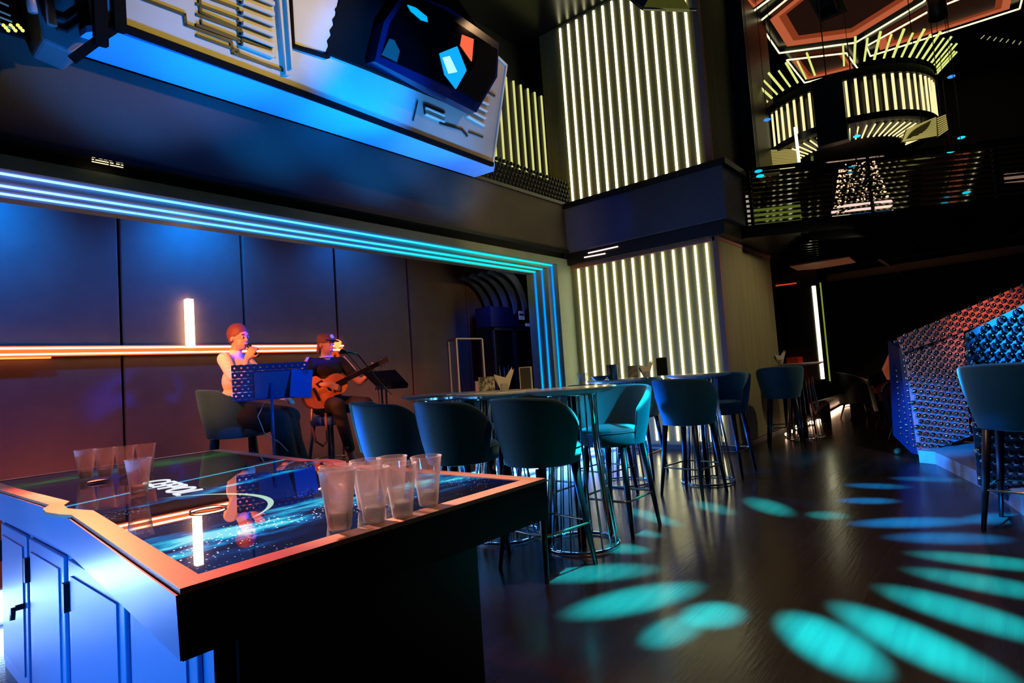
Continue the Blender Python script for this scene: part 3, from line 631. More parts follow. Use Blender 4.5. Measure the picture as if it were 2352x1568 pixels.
# things on the high tables
TT = 1.124
def ont(x, d): p = at(x, 880, d=d); return V((p.x, p.y, TT))
white = mat('paper_white', 'd8cfb0', .8); acry = mat('acrylic', 'b8b8ac', .1, alpha=.45)
def napkins(label, p, s=1):
    t = thing('napkin_holder', label, 'napkin holder', p, radians(-50), 'white napkins in holders')
    MB().lathe([(.028, 0), (.03, 0), (.036, .06), (.034, .06)], n=14, closed=True).build('holder', acry, t)
    b = MB()
    for k in range(5):
        a = (k - 2) * .16; tp = .028 * k
        b.prism([(-.028, -.012 + k * .006, .006), (.028, -.012 + k * .006, .006), (.07 + .012 * (k % 2), -.02 + k * .01, .155 + .015 * (k % 3)), (.012, -.02 + k * .01, .105), (-.075 + .01 * (k % 2), -.02 + k * .01, .135 - .008 * k)], (0, .003, 0))
    b.build('napkins', white, t)
    t.scale = (s, s, s); return t
def card(label, p, w_, h, m, rz, name='table_card', thick=.02):
    t = thing(name, label, 'card', p, rz)
    MB().box(-w_ / 2, w_ / 2, -thick / 2, thick / 2, .006, h).build('panel', m, t)
    MB().box(-w_ / 2 - .005, w_ / 2 + .005, -thick, thick, 0, .008).build('foot', acry, t)
    return t
cardm = mat('printed_card', 'b8b490', .7, noise=('4a4636', (45, 45, 30), .18))
napkins('white paper napkins fanned in a holder on the second near table', ont(1158, 4.5))
card('pale printed card standing left of the napkins on the near tables', ont(1118, 4.75), .13, .12, cardm, radians(-52))
card('pink folded card standing at the left of the near tables', ont(1096, 4.75), .035, .09, mat('pink_card', 'c89aa0', .6), radians(-30))
t = card('dark menu in a pale frame standing right of the napkins on the near tables', ont(1208, 4.5), .085, .17, mat('menu_dark', '3c3c34', .3), radians(-50), 'menu_stand')
MB().box(-.047, -.04, -.012, .012, 0, .176).box(.04, .052, -.014, .014, 0, .176).box(-.047, .052, -.012, .012, .17, .176).build('frame', mat('frame_pale', 'b0ac98', .4), t)
zt2 = TT
napkins('white napkins standing in a holder in front of the lit column', ont(1486, 6.05), 1.0)
card('small grey printed card left of the napkins before the lit column', ont(1456, 6.05), .10, .13, mat('grey_card', '8a8474', .7, noise=('5a564a', (40, 40, 30), .2)), radians(-52))
t = card('black menu in a pale frame before the lit column', ont(1523, 6.05), .11, .19, mat('menu_black', '14160f', .3), radians(-55), 'menu_stand')
MB().box(-.06, -.054, -.012, .012, 0, .196).box(-.06, .058, -.012, .012, .19, .196).build('frame', mat('frame_pale', 'b0ac98', .4), t)
p = ont(1408, 5.95)
j = thing('steel_jug', 'shiny steel jug with vertical reflections on the left table before the column', 'jug', p)
MB().lathe([(0, 0), (.052, 0), (.055, .01), (.055, .15), (.058, .155), (.05, .155), (.05, .02), (0, .02)], n=24).build('body', mat('steel_pink', 'c8b0a4', .18, 1.), j, smooth=True)
MB().tube([(.055, 0, .13), (.085, 0, .12), (.085, 0, .05), (.055, 0, .035)], .006, 6).build('handle', mat('steel_pink', 'c8b0a4', .18, 1.), j, smooth=True)
p = ont(1378, 5.95)
tag(MB().lathe([(0, 0), (.05, 0), (.10, .045), (.103, .048), (.095, .048), (.045, .01), (0, .01)], p, 28).build('serving_bowl', mat('bowl', 'b09a88', .3), smooth=True), 'wide shallow bowl on the left table before the column', 'bowl')
for i, (x, l) in enumerate(((1333, 'small drinking glass at the left tip of the table before the column'), (1344, 'small drinking glass right beside the leftmost glass before the column'))):
    o = MB().lathe([(0, 0), (.022, 0), (.03, .09), (.028, .09), (.021, .006), (0, .006)], ont(x, 5.95), 16).build('drinking_glass', cupm, smooth=True); tag(o, l, 'glass', 'glasses on the table before the column')
napkins('white napkins in a holder on the small table right of the column', ont(1797, 8.8), 1.15)
tag(MB().box(-.14, .14, -.08, .08, 0, .09, Matrix.Translation(ont(1826, 8.8) + V((.1, .0, 0)))).build('red_box', mat('red_card', 'c02a10', .5)), 'low red box on the small round table right of the column', 'box')

# ================================================================== ON THE STAGE
orl = emi('orange_led', 'ffc89a', 7); ors = emi('orange_led_soft', 'ff7a3c', 3.2)
ol = thing('orange_light_line', 'double orange light line along the stage wall with one upright bar', 'light')
MB().box(-3.4, 4.62, 6.84, 6.875, 1.79, 1.805).build('light_tube', orl, ol)
MB().box(-3.4, 4.62, 6.84, 6.875, 1.735, 1.748).build('light_tube', orl, ol)
MB().box(-3.4, 4.62, 6.865, 6.9, 1.72, 1.82).build('channel', mat('channel_orange', 'c86a40', .3), ol)
MB().box(2.63, 2.70, 6.82, 6.9, 1.79, 2.33).build('upright_bar', emi('orange_led_bar', 'ffd0a8', 9), ol)
MB().box(-3.4, 1.42, 6.83, 6.86, 1.70, 1.715).build('light_tube', ors, ol)
fk = thing('orange_light_fork', 'red-orange glowing forked end of the wall light behind the guitarist', 'light')
g = MB()
a0 = at(770, 798, y=6.86)
MB().tube([a0, at(778, 783, y=6.86)], .045, 6).build('tip', ors, fk)
MB().tube([at(768, 806, y=6.86), at(755, 832, y=6.86)], .022, 6).build('prong', emi('red_led', 'e84a18', .9), fk)
MB().tube([at(772, 806, y=6.86), at(783, 834, y=6.86)], .022, 6).build('prong', emi('red_led', 'e84a18', .9), fk)

# fridge at the back of the stage
fx0 = at(1131, 800, y=6.3).x; fx1 = at(1229, 800, y=6.3).x
fg = thing('drinks_fridge', 'tall dark drinks fridge with two glass doors at the right end of the stage', 'fridge', ((fx0 + fx1) / 2, 6.5, .2))
W = (fx1 - fx0) / 2; HF = at(1150, 705, y=6.3).z - .2; hz = HF - .33
MB().box(-W, W, -.2, .12, 0, hz).build('body', mat('fridge_black', '0c0d12', .3), fg)
MB().box(-W - .01, W + .01, -.22, .12, hz, HF).build('header', mat('fridge_header', '10183a', .4), fg)
for s_ in (-1, 1):
    x0, x1 = (-W + .01, -.005) if s_ < 0 else (.005, W - .01)
    MB().box(x0, x0 + .03, -.235, -.2, .05, hz - .02).box(x1 - .03, x1, -.235, -.2, .05, hz - .02).box(x0, x1, -.235, -.2, hz - .06, hz - .02).box(x0, x1, -.235, -.2, .05, .10).build('door', mat('door_frame', '55484c', .3, .5), fg)
for z in (.55, 1.0): MB().box(-W + .03, W - .03, -.21, -.2, z, z + .012).build('shelf', mat('shelf_grey', '3a3a44', .4), fg)
MB().box(W - .42, W - .27, -.226, -.22, hz + .13, hz + .28).build('sticker', mat('sticker', 'dfe4ff', .6, emit='8090ff', es=.15), fg)
MB().box(W - .41, W - .28, -.228, -.226, hz + .20, hz + .235).build('sticker_print', mat('sticker_ink', '20305a', .6), fg)
MB().box(W - .26, W - .14, -.226, -.22, hz + .02, hz + .07).build('small_sticker', mat('sticker', 'dfe4ff', .6), fg)
for k in range(6):
    bx = -W + .12 + (k % 3) * .11; bz = 1.012 if k < 3 else .562
    o = MB().lathe([(0, 0), (.03, 0), (.03, .14), (.012, .2), (.012, .24), (0, .24)], n=10).build('bottle', mat('bottle_clear', '8a8a90', .1), loc=(fg.location.x + bx, fg.location.y - .222, fg.location.z + bz))
    o.scale = (.45, .3, .8)
    tag(o, '%s small bottle in the %s shelf row of the drinks fridge' % (('leftmost', 'middle', 'rightmost')[k % 3], 'upper' if k < 3 else 'lower'), 'bottle', 'bottles in the drinks fridge')
# chrome frame
cf = thing('chrome_frame_stand', 'open tall square chrome frame standing between wall and fridge', 'stand')
xa, xb = at(1034, 860, y=6.45).x, at(1065, 860, y=6.0).x; xc = at(1122, 860, y=6.45).x
zt = at(1036, 783, y=6.45).z
pA, pB, pC, pD = V((xa, 6.45, .2)), V((at(1052, 860, y=6.05).x, 6.05, .2)), V((at(1122, 860, y=6.05).x - .1, 6.05, .2)), V((xc - .12, 6.45, .2))
for p_ in (pA, pB, pC): MB().box(-.015, .015, -.015, .015, 0, zt - .2, Matrix.Translation(p_)).build('post', mat('chrome_pink', '8a7474', .4, .8), cf)
for a, b in ((pA, pB), (pB, pC), (pA, pC)):
    u = V((0, 0, zt - .2)); MB().tube([a + u, b + u], .014, 4).build('top_bar', mat('chrome_pink', '8a7474', .4, .8), cf)

# ---------------------------------------------------------------- people
def body(name, parent, m, shapes, vox=.007, smooth=4, sub=None):
    b = MB()
    for s_ in shapes:
        if s_[0] == 'c': b.caps(*s_[1:])
        elif s_[0] == 'e': b.ball(V(s_[1]), 1, 20, *s_[2], rot=(Quaternion(*s_[3]) if len(s_) > 3 else None))
    o = b.build(name, m, parent, smooth=True)
    r = o.modifiers.new('r', 'REMESH'); r.mode = 'VOXEL'; r.voxel_size = vox; r.use_smooth_shade = True
    s2 = o.modifiers.new('s', 'SMOOTH'); s2.factor = .5; s2.iterations = smooth
    return o
def hand(sh, wrist, d, palm_n, curl=.6, r=.0085, spread=1.0, th=1):
    # d: direction of the fingers, palm_n: out of the palm; five fingers of unequal length
    d = V(d).normalized(); n = V(palm_n); n = (n - d * n.dot(d)).normalized(); sd = d.cross(n) * th; w0 = V(wrist)
    for k, off in enumerate((-.028, -.010, .009, .027)):
        base = w0 + d * .085 + sd * off * spread
        sh.append(('c', w0 + d * .01 + sd * off * .6, .016, base, .012, 8))
        L = (.062, .072, .068, .053)[k]; p = base; dd = d.copy()
        for j, f in enumerate((.45, .32, .23)):
            dd = (dd * cos(curl * (.6 + .3 * j)) + n * sin(curl * (.6 + .3 * j))).normalized(); q = p + dd * L * f * 1.05
            sh.append(('c', p, r * (1 - .08 * j), q, r * (.94 - .08 * j), 7)); p = q
    t0 = w0 + d * .03 + sd * -.026; t1 = t0 + (d * .55 - sd * .75 + n * .35).normalized() * .035; t2 = t1 + (d * .8 + n * .5 - sd * .1).normalized() * .03
    sh.append(('c', t0, .013, t1, .0105, 7)); sh.append(('c', t1, .0105, t2, .009, 7))
def head_shapes(c, fwd, up=(0, 0, 1), k=1.0):
    c = V(c); f = V(fwd).normalized(); u = V(up).normalized(); l = u.cross(f).normalized(); u = f.cross(l)
    q = Matrix((f, l, u)).transposed().to_quaternion(); T = (q.w, q.x, q.y, q.z); P = lambda a, b_, z: c + (f * a + l * b_ + u * z) * k
    S = [('e', P(-.012, 0, .025), (.098 * k, .076 * k, .098 * k), (T,)), ('e', P(.022, 0, -.045), (.066 * k, .056 * k, .072 * k), (T,)), ('e', P(.052, 0, -.088), (.026 * k, .028 * k, .022 * k), (T,)),
         ('c', P(.086, 0, .012), .008 * k, P(.101, 0, -.026), .011 * k, 8), ('c', P(.076, -.030, .026), .012 * k, P(.076, .030, .026), .012 * k, 8), ('c', P(.086, -.016, -.060), .0075 * k, P(.086, .016, -.060), .0075 * k, 8), ('c', P(.082, -.013, -.070), .0085 * k, P(.082, .013, -.070), .0085 * k, 8)]
    for s_ in (-1, 1): S.append(('e', P(-.006, s_ * .077, -.012), (.017 * k, .008 * k, .030 * k), (T,)))
    return S, P, f, l, u, T
skin = mat('skin', 'd09a80', .5); 
def face_bits(parent, P, k=1.0):
    for s_ in (-1, 1):
        MB().ball(P(.0785, s_ * .030, .003), .0095 * k, 10).build('eye', mat('eye_white', 'd8d4d0', .2), parent, smooth=True)
        MB().ball(P(.0850, s_ * .030, .003), .0045 * k, 8).build('pupil', mat('pupil', '181210', .2), parent, smooth=True)
        MB().tube([P(.088, s_ * .016, .026), P(.090, s_ * .030, .030), P(.082, s_ * .046, .025)], .003 * k, 5).build('eyebrow', mat('hair_brown', '5a3422', .6), parent)
    MB().tube([P(.090, -.020, -.064), P(.096, 0, -.062), P(.090, .020, -.064)], .0045 * k, 6).build('lips', mat('lip', 'a85a50', .5), parent)

# singer; local frame: +x forward, +y to her left, z up, origin on the stage boards
wz = radians(-58)
wp = thing('person', 'seated person in a pale short-sleeved top and dark skirt singing into a hand-held microphone', 'person', (2.46, 5.36, .2), wz)
hc = (.05, 0, 1.555); hs, P, f, l, u, T = head_shapes(hc, (cos(-.30), sin(-.30), -.06), k=1.0)
RW = V((.20, -.125, 1.355)); RE = V((.19, -.25, 1.10)); RS = V((-.0, -.175, 1.36)); LS = V((-.0, .175, 1.36)); LE = V((.16, .27, 1.11)); LW = V((.36, .14, .98))
S = hs + [('c', (.0, 0, 1.38), .052, (.03, 0, 1.50), .048), ('c', (0, 0, .98), .085, (0, 0, 1.25), .085), ('c', RS, .040, RE, .036), ('c', RE, .036, RW, .024), ('c', LS, .040, LE, .036), ('c', LE, .036, LW, .024), ('c', (0, -.12, 1.33), .045, (0, .12, 1.33), .045),
          ('c', (.0, -.09, .86), .08, (.46, -.12, .80), .065), ('c', (.46, -.12, .80), .05, (.56, -.14, .36), .042), ('c', (.56, -.14, .36), .04, (.60, -.14, .06), .03), ('c', (.60, -.14, .05), .032, (.72, -.14, .03), .028),
          ('c', (.0, .09, .86), .10, (.44, .12, .80), .065), ('c', (.44, .12, .80), .065, (.50, .14, .36), .042), ('c', (.50, .14, .36), .04, (.50, .14, .06), .03), ('c', (.50, .14, .05), .032, (.62, .14, .03), .028)]
hand(S, RW, (.45, .25, .8), (-.3, .9, -.1), 1.1)
hand(S, LW, (.9, -.3, -.2), (0, 0, -1), .5, th=-1)
body('person_body', wp, skin, S)
face_bits(wp, P)
S = [('e', (.0, 0, 1.16), (.105, .145, .14)), ('e', (.03, 0, 1.27), (.105, .165, .10)), ('e', (0, 0, 1.02), (.125, .15, .10)), ('c', RS + V((0, .02, .0)), .062, RS.lerp(RE, .62), .050), ('c', LS + V((0, -.02, 0)), .062, LS.lerp(LE, .62), .050), ('c', (-.01, -.14, 1.35), .06, (-.01, .14, 1.35), .06), ('c', (.0, 0, 1.38), .063, (.012, 0, 1.425), .055)]
body('shirt', wp, mat('shirt_pale', 'f4e8e0', .85), S, smooth=6)
S = [('e', (.02, 0, .88), (.17, .19, .11)), ('c', (.05, -.1, .86), .115, (.46, -.12, .80), .095), ('c', (.05, .1, .86), .115, (.44, .12, .80), .095), ('c', (.46, -.10, .80), .09, (.60, -.12, .12), .085), ('c', (.44, .10, .80), .09, (.52, .12, .12), .085), ('c', (.46, 0, .78), .09, (.62, 0, .14), .12), ('c', (.50, -.1, .5), .09, (.74, .0, .10), .08), ('c', (0, 0, .80), .12, (.3, 0, .78), .10)]
body('skirt', wp, mat('cloth_black', '0a0a0d', .85), S, smooth=8)
S = [('e', P(-.022, 0, .040), (.104, .084, .098), (T,)), ('c', P(-.075, 0, -.02), .045, P(-.07, 0, .05), .05), ('c', P(.0, .062, .03), .022, P(-.03, .066, -.03), .02), ('c', P(.0, -.062, .03), .022, P(-.03, -.066, -.03), .02)]
body('hair', wp, mat('hair_ginger', '6a3c28', .6), S, vox=.006)
mc = thing('hand_microphone', 'dark hand-held microphone at the mouth of the singer', 'microphone', wp.matrix_basis @ V((0, 0, 0)))
mc.location = wp.location; mc.rotation_euler = wp.rotation_euler
m0 = P(.125, .0, -.075); m1 = V((.245, -.06, 1.395))
MB().caps(m0, .022, m0 + (m1 - m0) * .2, .018).build('grille', mat('mic_grille', '2a2a2c', .35, .7), mc, smooth=True)
MB().tube([m0 + (m1 - m0) * .2, m1 + (m1 - m0) * .35], [.016, .011], 10).build('handle', black, mc, smooth=True)
MB().tube([(.44, .0, .98), (.40, -.2, .97), (.36, -.26, .84), (.40, -.24, .70), (.52, -.2, .60), (.58, -.18, .52)], .004, 5).build('cable', mat('cable_white', 'c8b0a8', .5), mc)

# guitarist
gz = radians(-92)
gp = thing('person', 'seated guitarist in a black striped shirt and cap playing an acoustic guitar', 'person', (3.62, 5.72, .2), gz)
hc = (.03, 0, 1.52); yaw = .22; hs, P, f, l, u, T = head_shapes(hc, (cos(yaw), sin(yaw), -.14))
RS = V((0, -.18, 1.32)); LS = V((0, .18, 1.32)); RE = V((.16, -.36, 1.10)); RW = V((.30, -.14, 1.07)); LE = V((.14, .33, 1.08)); LW = V((.26, .40, 1.16))
S = hs + [('c', (0, 0, 1.34), .055, (.02, 0, 1.47), .05), ('c', (0, 0, .96), .09, (0, 0, 1.20), .09), ('c', (0, -.13, 1.30), .045, (0, .13, 1.30), .045), ('c', RS, .047, RE, .040), ('c', RE, .038, RW, .026), ('c', LS, .047, LE, .040), ('c', LE, .038, LW, .026),
          ('c', (0, -.1, .84), .08, (.42, -.14, .86), .055), ('c', (.42, -.14, .86), .05, (.40, -.02, .42), .036), ('c', (0, .1, .84), .08, (.40, .22, .84), .055), ('c', (.40, .22, .84), .05, (.34, .38, .42), .036), ('c', (.40, -.02, .42), .043, (.34, .06, .27), .034), ('c', (.34, .38, .42), .043, (.30, .44, .30), .034)]
hand(S, RW, (.25, .85, -.35), (-.9, .1, -.2), .75)
hand(S, LW, (.35, .2, .55), (-.8, -.2, .2), 1.2, th=-1)
body('person_body', gp, skin, S)
face_bits(gp, P)
S = [('e', (0, 0, 1.12), (.125, .165, .16)), ('e', (.01, 0, 1.23), (.13, .18, .10)), ('e', (0, 0, .98), (.14, .165, .11)), ('c', RS, .066, RS.lerp(RE, .6), .058), ('c', LS, .066, LS.lerp(LE, .6), .058), ('c', (0, -.14, 1.31), .068, (0, .14, 1.31), .068)]
body('shirt', gp, mat('shirt_black', '0e0c0c', .8), S, smooth=6)
for s_ in (-1, 1):
    A_, B_ = (RS, RE) if s_ < 0 else (LS, LE)
    g = MB()
    for k in range(3):
        o_ = V((.012 * (k - 1) * 2 + .01, s_ * .035, .066)); g.tube([A_ + o_ * 1.0, A_.lerp(B_, .3) + V((.02 * (k - 1), s_ * .05, .048)), A_.lerp(B_, .58) + V((.02 * (k - 1), s_ * .048, .038))], .005, 5)
    g.build('shoulder_stripes', mat('stripe_white', 'e8d0c0', .7), gp)
MB().lathe([(.062, 0), (.072, .0), (.07, .016), (.06, .016)], (.012, 0, 1.375), 22, closed=True).build('collar', mat('collar_white', 'd8d4ff', .7), gp, smooth=True)
S = [('e', (0, 0, .84), (.17, .18, .10)), ('c', (.02, -.1, .85), .105, (.42, -.14, .86), .08), ('c', (.42, -.14, .86), .077, (.39, .0, .40), .055), ('c', (.02, .1, .85), .105, (.40, .22, .84), .08), ('c', (.40, .22, .84), .077, (.33, .40, .38), .055)]
body('trousers', gp, mat('trousers_dark', '2a221a', .8), S, smooth=4)
for a, b, nm in (((.34, .06, .27), (.47, .10, .17), 0), ((.30, .44, .32), (.42, .50, .24), 1)):
    sh = body('shoe', gp, mat('shoe_pink', 'd8a898', .6), [('c', a, .042, V(a).lerp(V(b), .5), .042), ('c', V(a).lerp(V(b), .4), .043, b, .036)], vox=.006)
    MB().caps(V(b) + V((.012, .004, -.008)), .036, V(b) + V((.026, .008, -.012)), .030).build('toe_cap', mat('toe_white', 'e8dcd4', .5), sh, smooth=True)
    g = MB(); q = V(b) - V(a)
    for k in range(4):
        c_ = V(a) + q * (.35 + .14 * k) + V((.012, 0, .034)); g.tube([c_ + V((0, -.018, 0)), c_ + V((.004, 0, .006)), c_ + V((0, .018, 0))], .004, 5)
    g.build('laces', mat('lace_blue', '8090ff', .6), sh)
q = Quaternion(T)
S = [('e', P(-.015, 0, .058), (.100, .088, .075), (T,)), ('e', P(-.015, 0, .034), (.102, .089, .045), (T,))]
cp = body('cap', gp, mat('cap_tan', '7a5038', .8), S, vox=.006)
MB().lathe([(0, 0), (.072, .0), (.076, .005), (.07, .009), (0, .014)], n=24, sx=1.05, sy=1.0).build('cap_brim', black, gp, smooth=True).matrix_local = Matrix.Translation(P(.088, 0, .046)) @ q.to_matrix().to_4x4() @ Matrix.Rotation(.14, 4, 'Y')
MB().lathe([(0, 0), (.026, 0), (.026, .006), (0, .006)], n=18).build('cap_badge', mat('badge_cream', 'e8d8b8', .6), gp).matrix_local = Matrix.Translation(P(.078, 0, .092)) @ q.to_matrix().to_4x4() @ Matrix.Rotation(radians(60), 4, 'Y')
S = [('c', P(-.08, 0, .0), .035, P(-.085, 0, -.07), .028), ('c', P(-.035, -.07, .0), .022, P(-.05, -.068, -.085), .018), ('c', P(-.035, .07, .0), .022, P(-.05, .068, -.085), .018)]
body('hair', gp, mat('hair_fair', 'a86a48', .6), S, vox=.006)

# guitar: local y along the neck
def guitar():
    t = thing('acoustic_guitar', 'orange-brown acoustic guitar held across the lap of the seated guitarist', 'guitar')
    out = []
    for k in range(48):
        a = 2 * pi * k / 48; y = -cos(a) * .25
        wv = .185 * abs(sin(a)) ** .8 * (1.0 if y < 0 else .78) * (1 - .30 * math.exp(-((y - .06) / .07) ** 2))
        out.append((wv * (1 if sin(a) > 0 else -1), y, 0))
    MB().prism(out, (0, 0, .095)).build('sound_box', mat('guitar_side', 'b05a30', .3), t, bevel=.006)
    MB().prism([(x * .985, y * .985, .095) for x, y, z in out], (0, 0, .003)).build('top_board', mat('guitar_top', 'd88a58', .3, noise=('c87848', (3, 40, 1), .5)), t)
    MB().lathe([(0, 0), (.046, 0), (.046, .002), (0, .002)], (0, .06, .098), 28).build('sound_hole', mat('hole', '1a0e08', .6), t)
    MB().lathe([(.047, 0), (.055, 0), (.055, .003), (.047, .003)], (0, .06, .098), 28, closed=True).build('rosette', mat('rosette', 'e8b890', .5), t)
    MB().box(-.07, .07, -.13, -.105, .098, .108).build('bridge', mat('bridge_dark', '2a160c', .5), t)
    MB().prism([(-.05, .02, .098), (-.11, .0, .098), (-.10, -.08, .098), (-.04, -.06, .098)], (0, 0, .002)).build('pick_guard', mat('guard', '3a1c0e', .3), t)
    MB().box(-.026, .026, .16, .66, .085, .112).build('neck', mat('neck_wood', '8a5030', .4), t)
    MB().box(-.025, .025, .12, .66, .112, .116).build('fingerboard', mat('finger_dark', '1e120c', .5), t)
    hd = MB().prism([(-.026, .66, .09), (-.034, .80, .075), (.034, .80, .075), (.026, .66, .09)], (0, 0, .018)).build('headstock', mat('neck_wood', '8a5030', .4), t)
    for k in range(6):
        sx = -1 if k < 3 else 1; MB().tube([(sx * .03, .69 + (k % 3) * .04, .09), (sx * .05, .69 + (k % 3) * .04, .09)], .006, 6).build('tuning_peg', chrome, hd)
    for k in range(6): MB().tube([(-.02 + k * .008, -.118, .11), (-.02 + k * .008, .66, .119), (-.02 + k * .008, .74, .107)], .0008, 3).build('string', chrome, t)
    return t
gt_ = guitar()
Rw = Matrix.Translation(gp.location) @ Matrix.Rotation(gz, 4, 'Z')
yv = V((.12, .90, .36)).normalized(); zv = V((.95, -.05, .12)); zv = (zv - yv * zv.dot(yv)).normalized(); xv = yv.cross(zv)
Lm = Matrix((xv, yv, zv)).transposed().to_4x4(); Lm.translation = (.185, -.16, 1.02)
gt_.matrix_world = Rw @ Lm; gt_.location, gt_.rotation_mode = (Rw @ Lm).to_translation(), 'QUATERNION'; gt_.rotation_quaternion = (Rw @ Lm).to_quaternion()
gstrap = thing('guitar_strap', 'orange-brown leather strap hanging loose below the guitar', 'strap', gp.location, gz)
MB().tube([(.22, -.30, .93), (.24, -.34, .7), (.24, -.30, .5), (.24, -.22, .44), (.24, -.17, .5), (.24, -.17, .78)], .013, 6).build('band', mat('strap_leather', 'a05020', .5), gstrap)

# guitarist's stool: round padded seat
s2 = thing('padded_stool', 'backless blue padded stool under the guitarist on the stage', 'stool', (3.62, 5.70, .2), .3)
smooth_auto(MB().lathe([(0, .64), (.17, .64), (.19, .66), (.19, .72), (.17, .74), (0, .745)], n=30).build('seat', mat('blue_seat', '1c4a90', .6), s2), 60)
for sx in (-1, 1):
    for sy in (-1, 1): MB().tube([(sx * .12, sy * .12, .645), (sx * .19, sy * .19, 0)], [.022, .015], 8).build('leg', mat('leg_navy', '142038', .4), s2, smooth=True)
MB().tube([(.165 * 1.25 * cos(k * pi / 8), .165 * 1.25 * sin(k * pi / 8), .27) for k in range(16)], .008, 6, closed=True).build('foot_ring', ringm, s2, smooth=True)

# music stands
def music_stand(label, p, rz, tilt, w_, h, zc, holes=True, m=None):
    t = thing('music_stand', label, 'music stand', p, rz)
    m = m or mat('stand_blue', '1c3a70', .35)
    R = Matrix.Translation((0, 0, zc)) @ Matrix.Rotation(tilt, 4, 'Y')
    b = MB(); nx, ny = (12, 5) if holes else (1, 1)
    if holes:   # perforated desk, built as a lattice around round holes
        dy, dz = w_ / nx, h / ny
        for i in range(nx):
            for j in range(ny):
                y0, z0 = -w_ / 2 + i * dy, -h / 2 + j * dz; c = V((0, y0 + dy / 2, z0 + dz / 2)); rr_ = .0085; K = 8
                oc = []
                for k in range(K):
                    a = 2 * pi * k / K; cx_, cz_ = cos(a), sin(a); s_ = max(abs(cx_) / (dy / 2), abs(cz_) / (dz / 2)); oc.append(c + V((0, cx_ / s_, cz_ / s_)))
                ic = [c + V((0, cos(2 * pi * k / K) * rr_, sin(2 * pi * k / K) * rr_)) for k in range(K)]
                crn = [c + V((0, sy * dy / 2, sz * dz / 2)) for sy, sz in ((1, 1), (-1, 1), (-1, -1), (1, -1))]
                ov = [b.b.verts.new(R @ p_) for p_ in oc]; iv = [b.b.verts.new(R @ p_) for p_ in ic]
                for k in range(K): b.b.faces.new((ov[k], ov[(k + 1) % K], iv[(k + 1) % K], iv[k]))
                bmesh.ops.remove_doubles(b.b, verts=b.b.verts[:], dist=1e-6)
        o = b.build('desk', m, t); sl = o.modifiers.new('t', 'SOLIDIFY'); sl.thickness = .003
    else:
        b.box(-.002, .002, -w_ / 2, w_ / 2, -h / 2, h / 2, R); b.build('desk', m, t)
    MB().box(-.05, .0, -w_ / 2, w_ / 2, -h / 2 - .004, -h / 2, R).build('ledge', m, t)
    if holes: MB().box(-.010, -.004, -w_ / 2 + .01, w_ / 2 - .17, -h / 2, h / 2 - .075, R).build('sheet_folder', mat('sheet_blue', '28508a', .6), t)
    MB().tube([(0, 0, .05), (0, 0, zc - .02)], .012, 8).build('pole', m, t, smooth=True)
    MB().tube([(0, 0, .40), (0, 0, .47)], .02, 8).build('collar', m, t, smooth=True)
    for k in range(3):
        a = k * 2 * pi / 3 + .4; MB().tube([(0, 0, .12), (.25 * cos(a), .25 * sin(a), .008)], .008, 6).build('leg', m, t, smooth=True)
    return t
ms = at(622, 873, d=4.98)
music_stand('wide blue-lit perforated music stand in front of the singer', (ms.x, ms.y, .2), radians(62), radians(-14), .60, .30, ms.z - .2)
ms = at(885, 868, d=6.35)
music_stand('dark music stand with tilted desk at the right of the guitarist', (ms.x, ms.y, .2), radians(20), radians(-58), .42, .30, ms.z - .2, False, mat('stand_dark', '10182a', .4))
# blue folder edge beside the first stand
fo_ = at(692, 880, d=5.05)
tag(MB().box(-.004, .004, -.09, .09, -.12, .12, Matrix.Translation(fo_) @ Matrix.Rotation(radians(75), 4, 'Z') @ Matrix.Rotation(.1, 4, 'X')).build('blue_folder', mat('folder_blue', '1a4aa0', .5)), 'blue folder standing at the right end of the perforated music stand', 'folder')
# microphone on boom stand
mp_ = at(880, 900, d=6.1)
bs_ = thing('microphone_stand', 'black boom microphone stand reaching towards the guitarist', 'microphone stand')
A_ = at(790, 808, d=5.7); B_ = at(822, 814, d=5.75); C_ = at(876, 882, d=5.95); D_ = at(900, 905, d=6.0)
MB().caps(at(786, 807, d=5.69), .026, A_, .024).build('microphone_head', mat('mic_grille', '2a2a2c', .35, .7), bs_, smooth=True)
MB().tube([A_, B_], [.018, .014], 10).build('microphone_body', mat('mic_steel', 'a08070', .25, .8), bs_, smooth=True)
MB().tube([B_, C_, D_], .008, 8).build('boom', mat('boom_metal', '6a5850', .3, .8), bs_, smooth=True)
E_ = at(845, 845, d=5.84); 
MB().tube([C_, V((C_.x, C_.y, .24))], .011, 8).build('pole', black, bs_, smooth=True)
MB().lathe([(0, 0), (.13, 0), (.13, .015), (.02, .035), (0, .035)], (C_.x, C_.y, .2), 24).build('base', black, bs_, smooth=True)
MB().tube([at(798, 812, d=5.7), at(830, 850, d=5.8), at(868, 884, d=5.9), V((C_.x - .02, C_.y, .6))], .004, 5).build('cable', black, bs_)

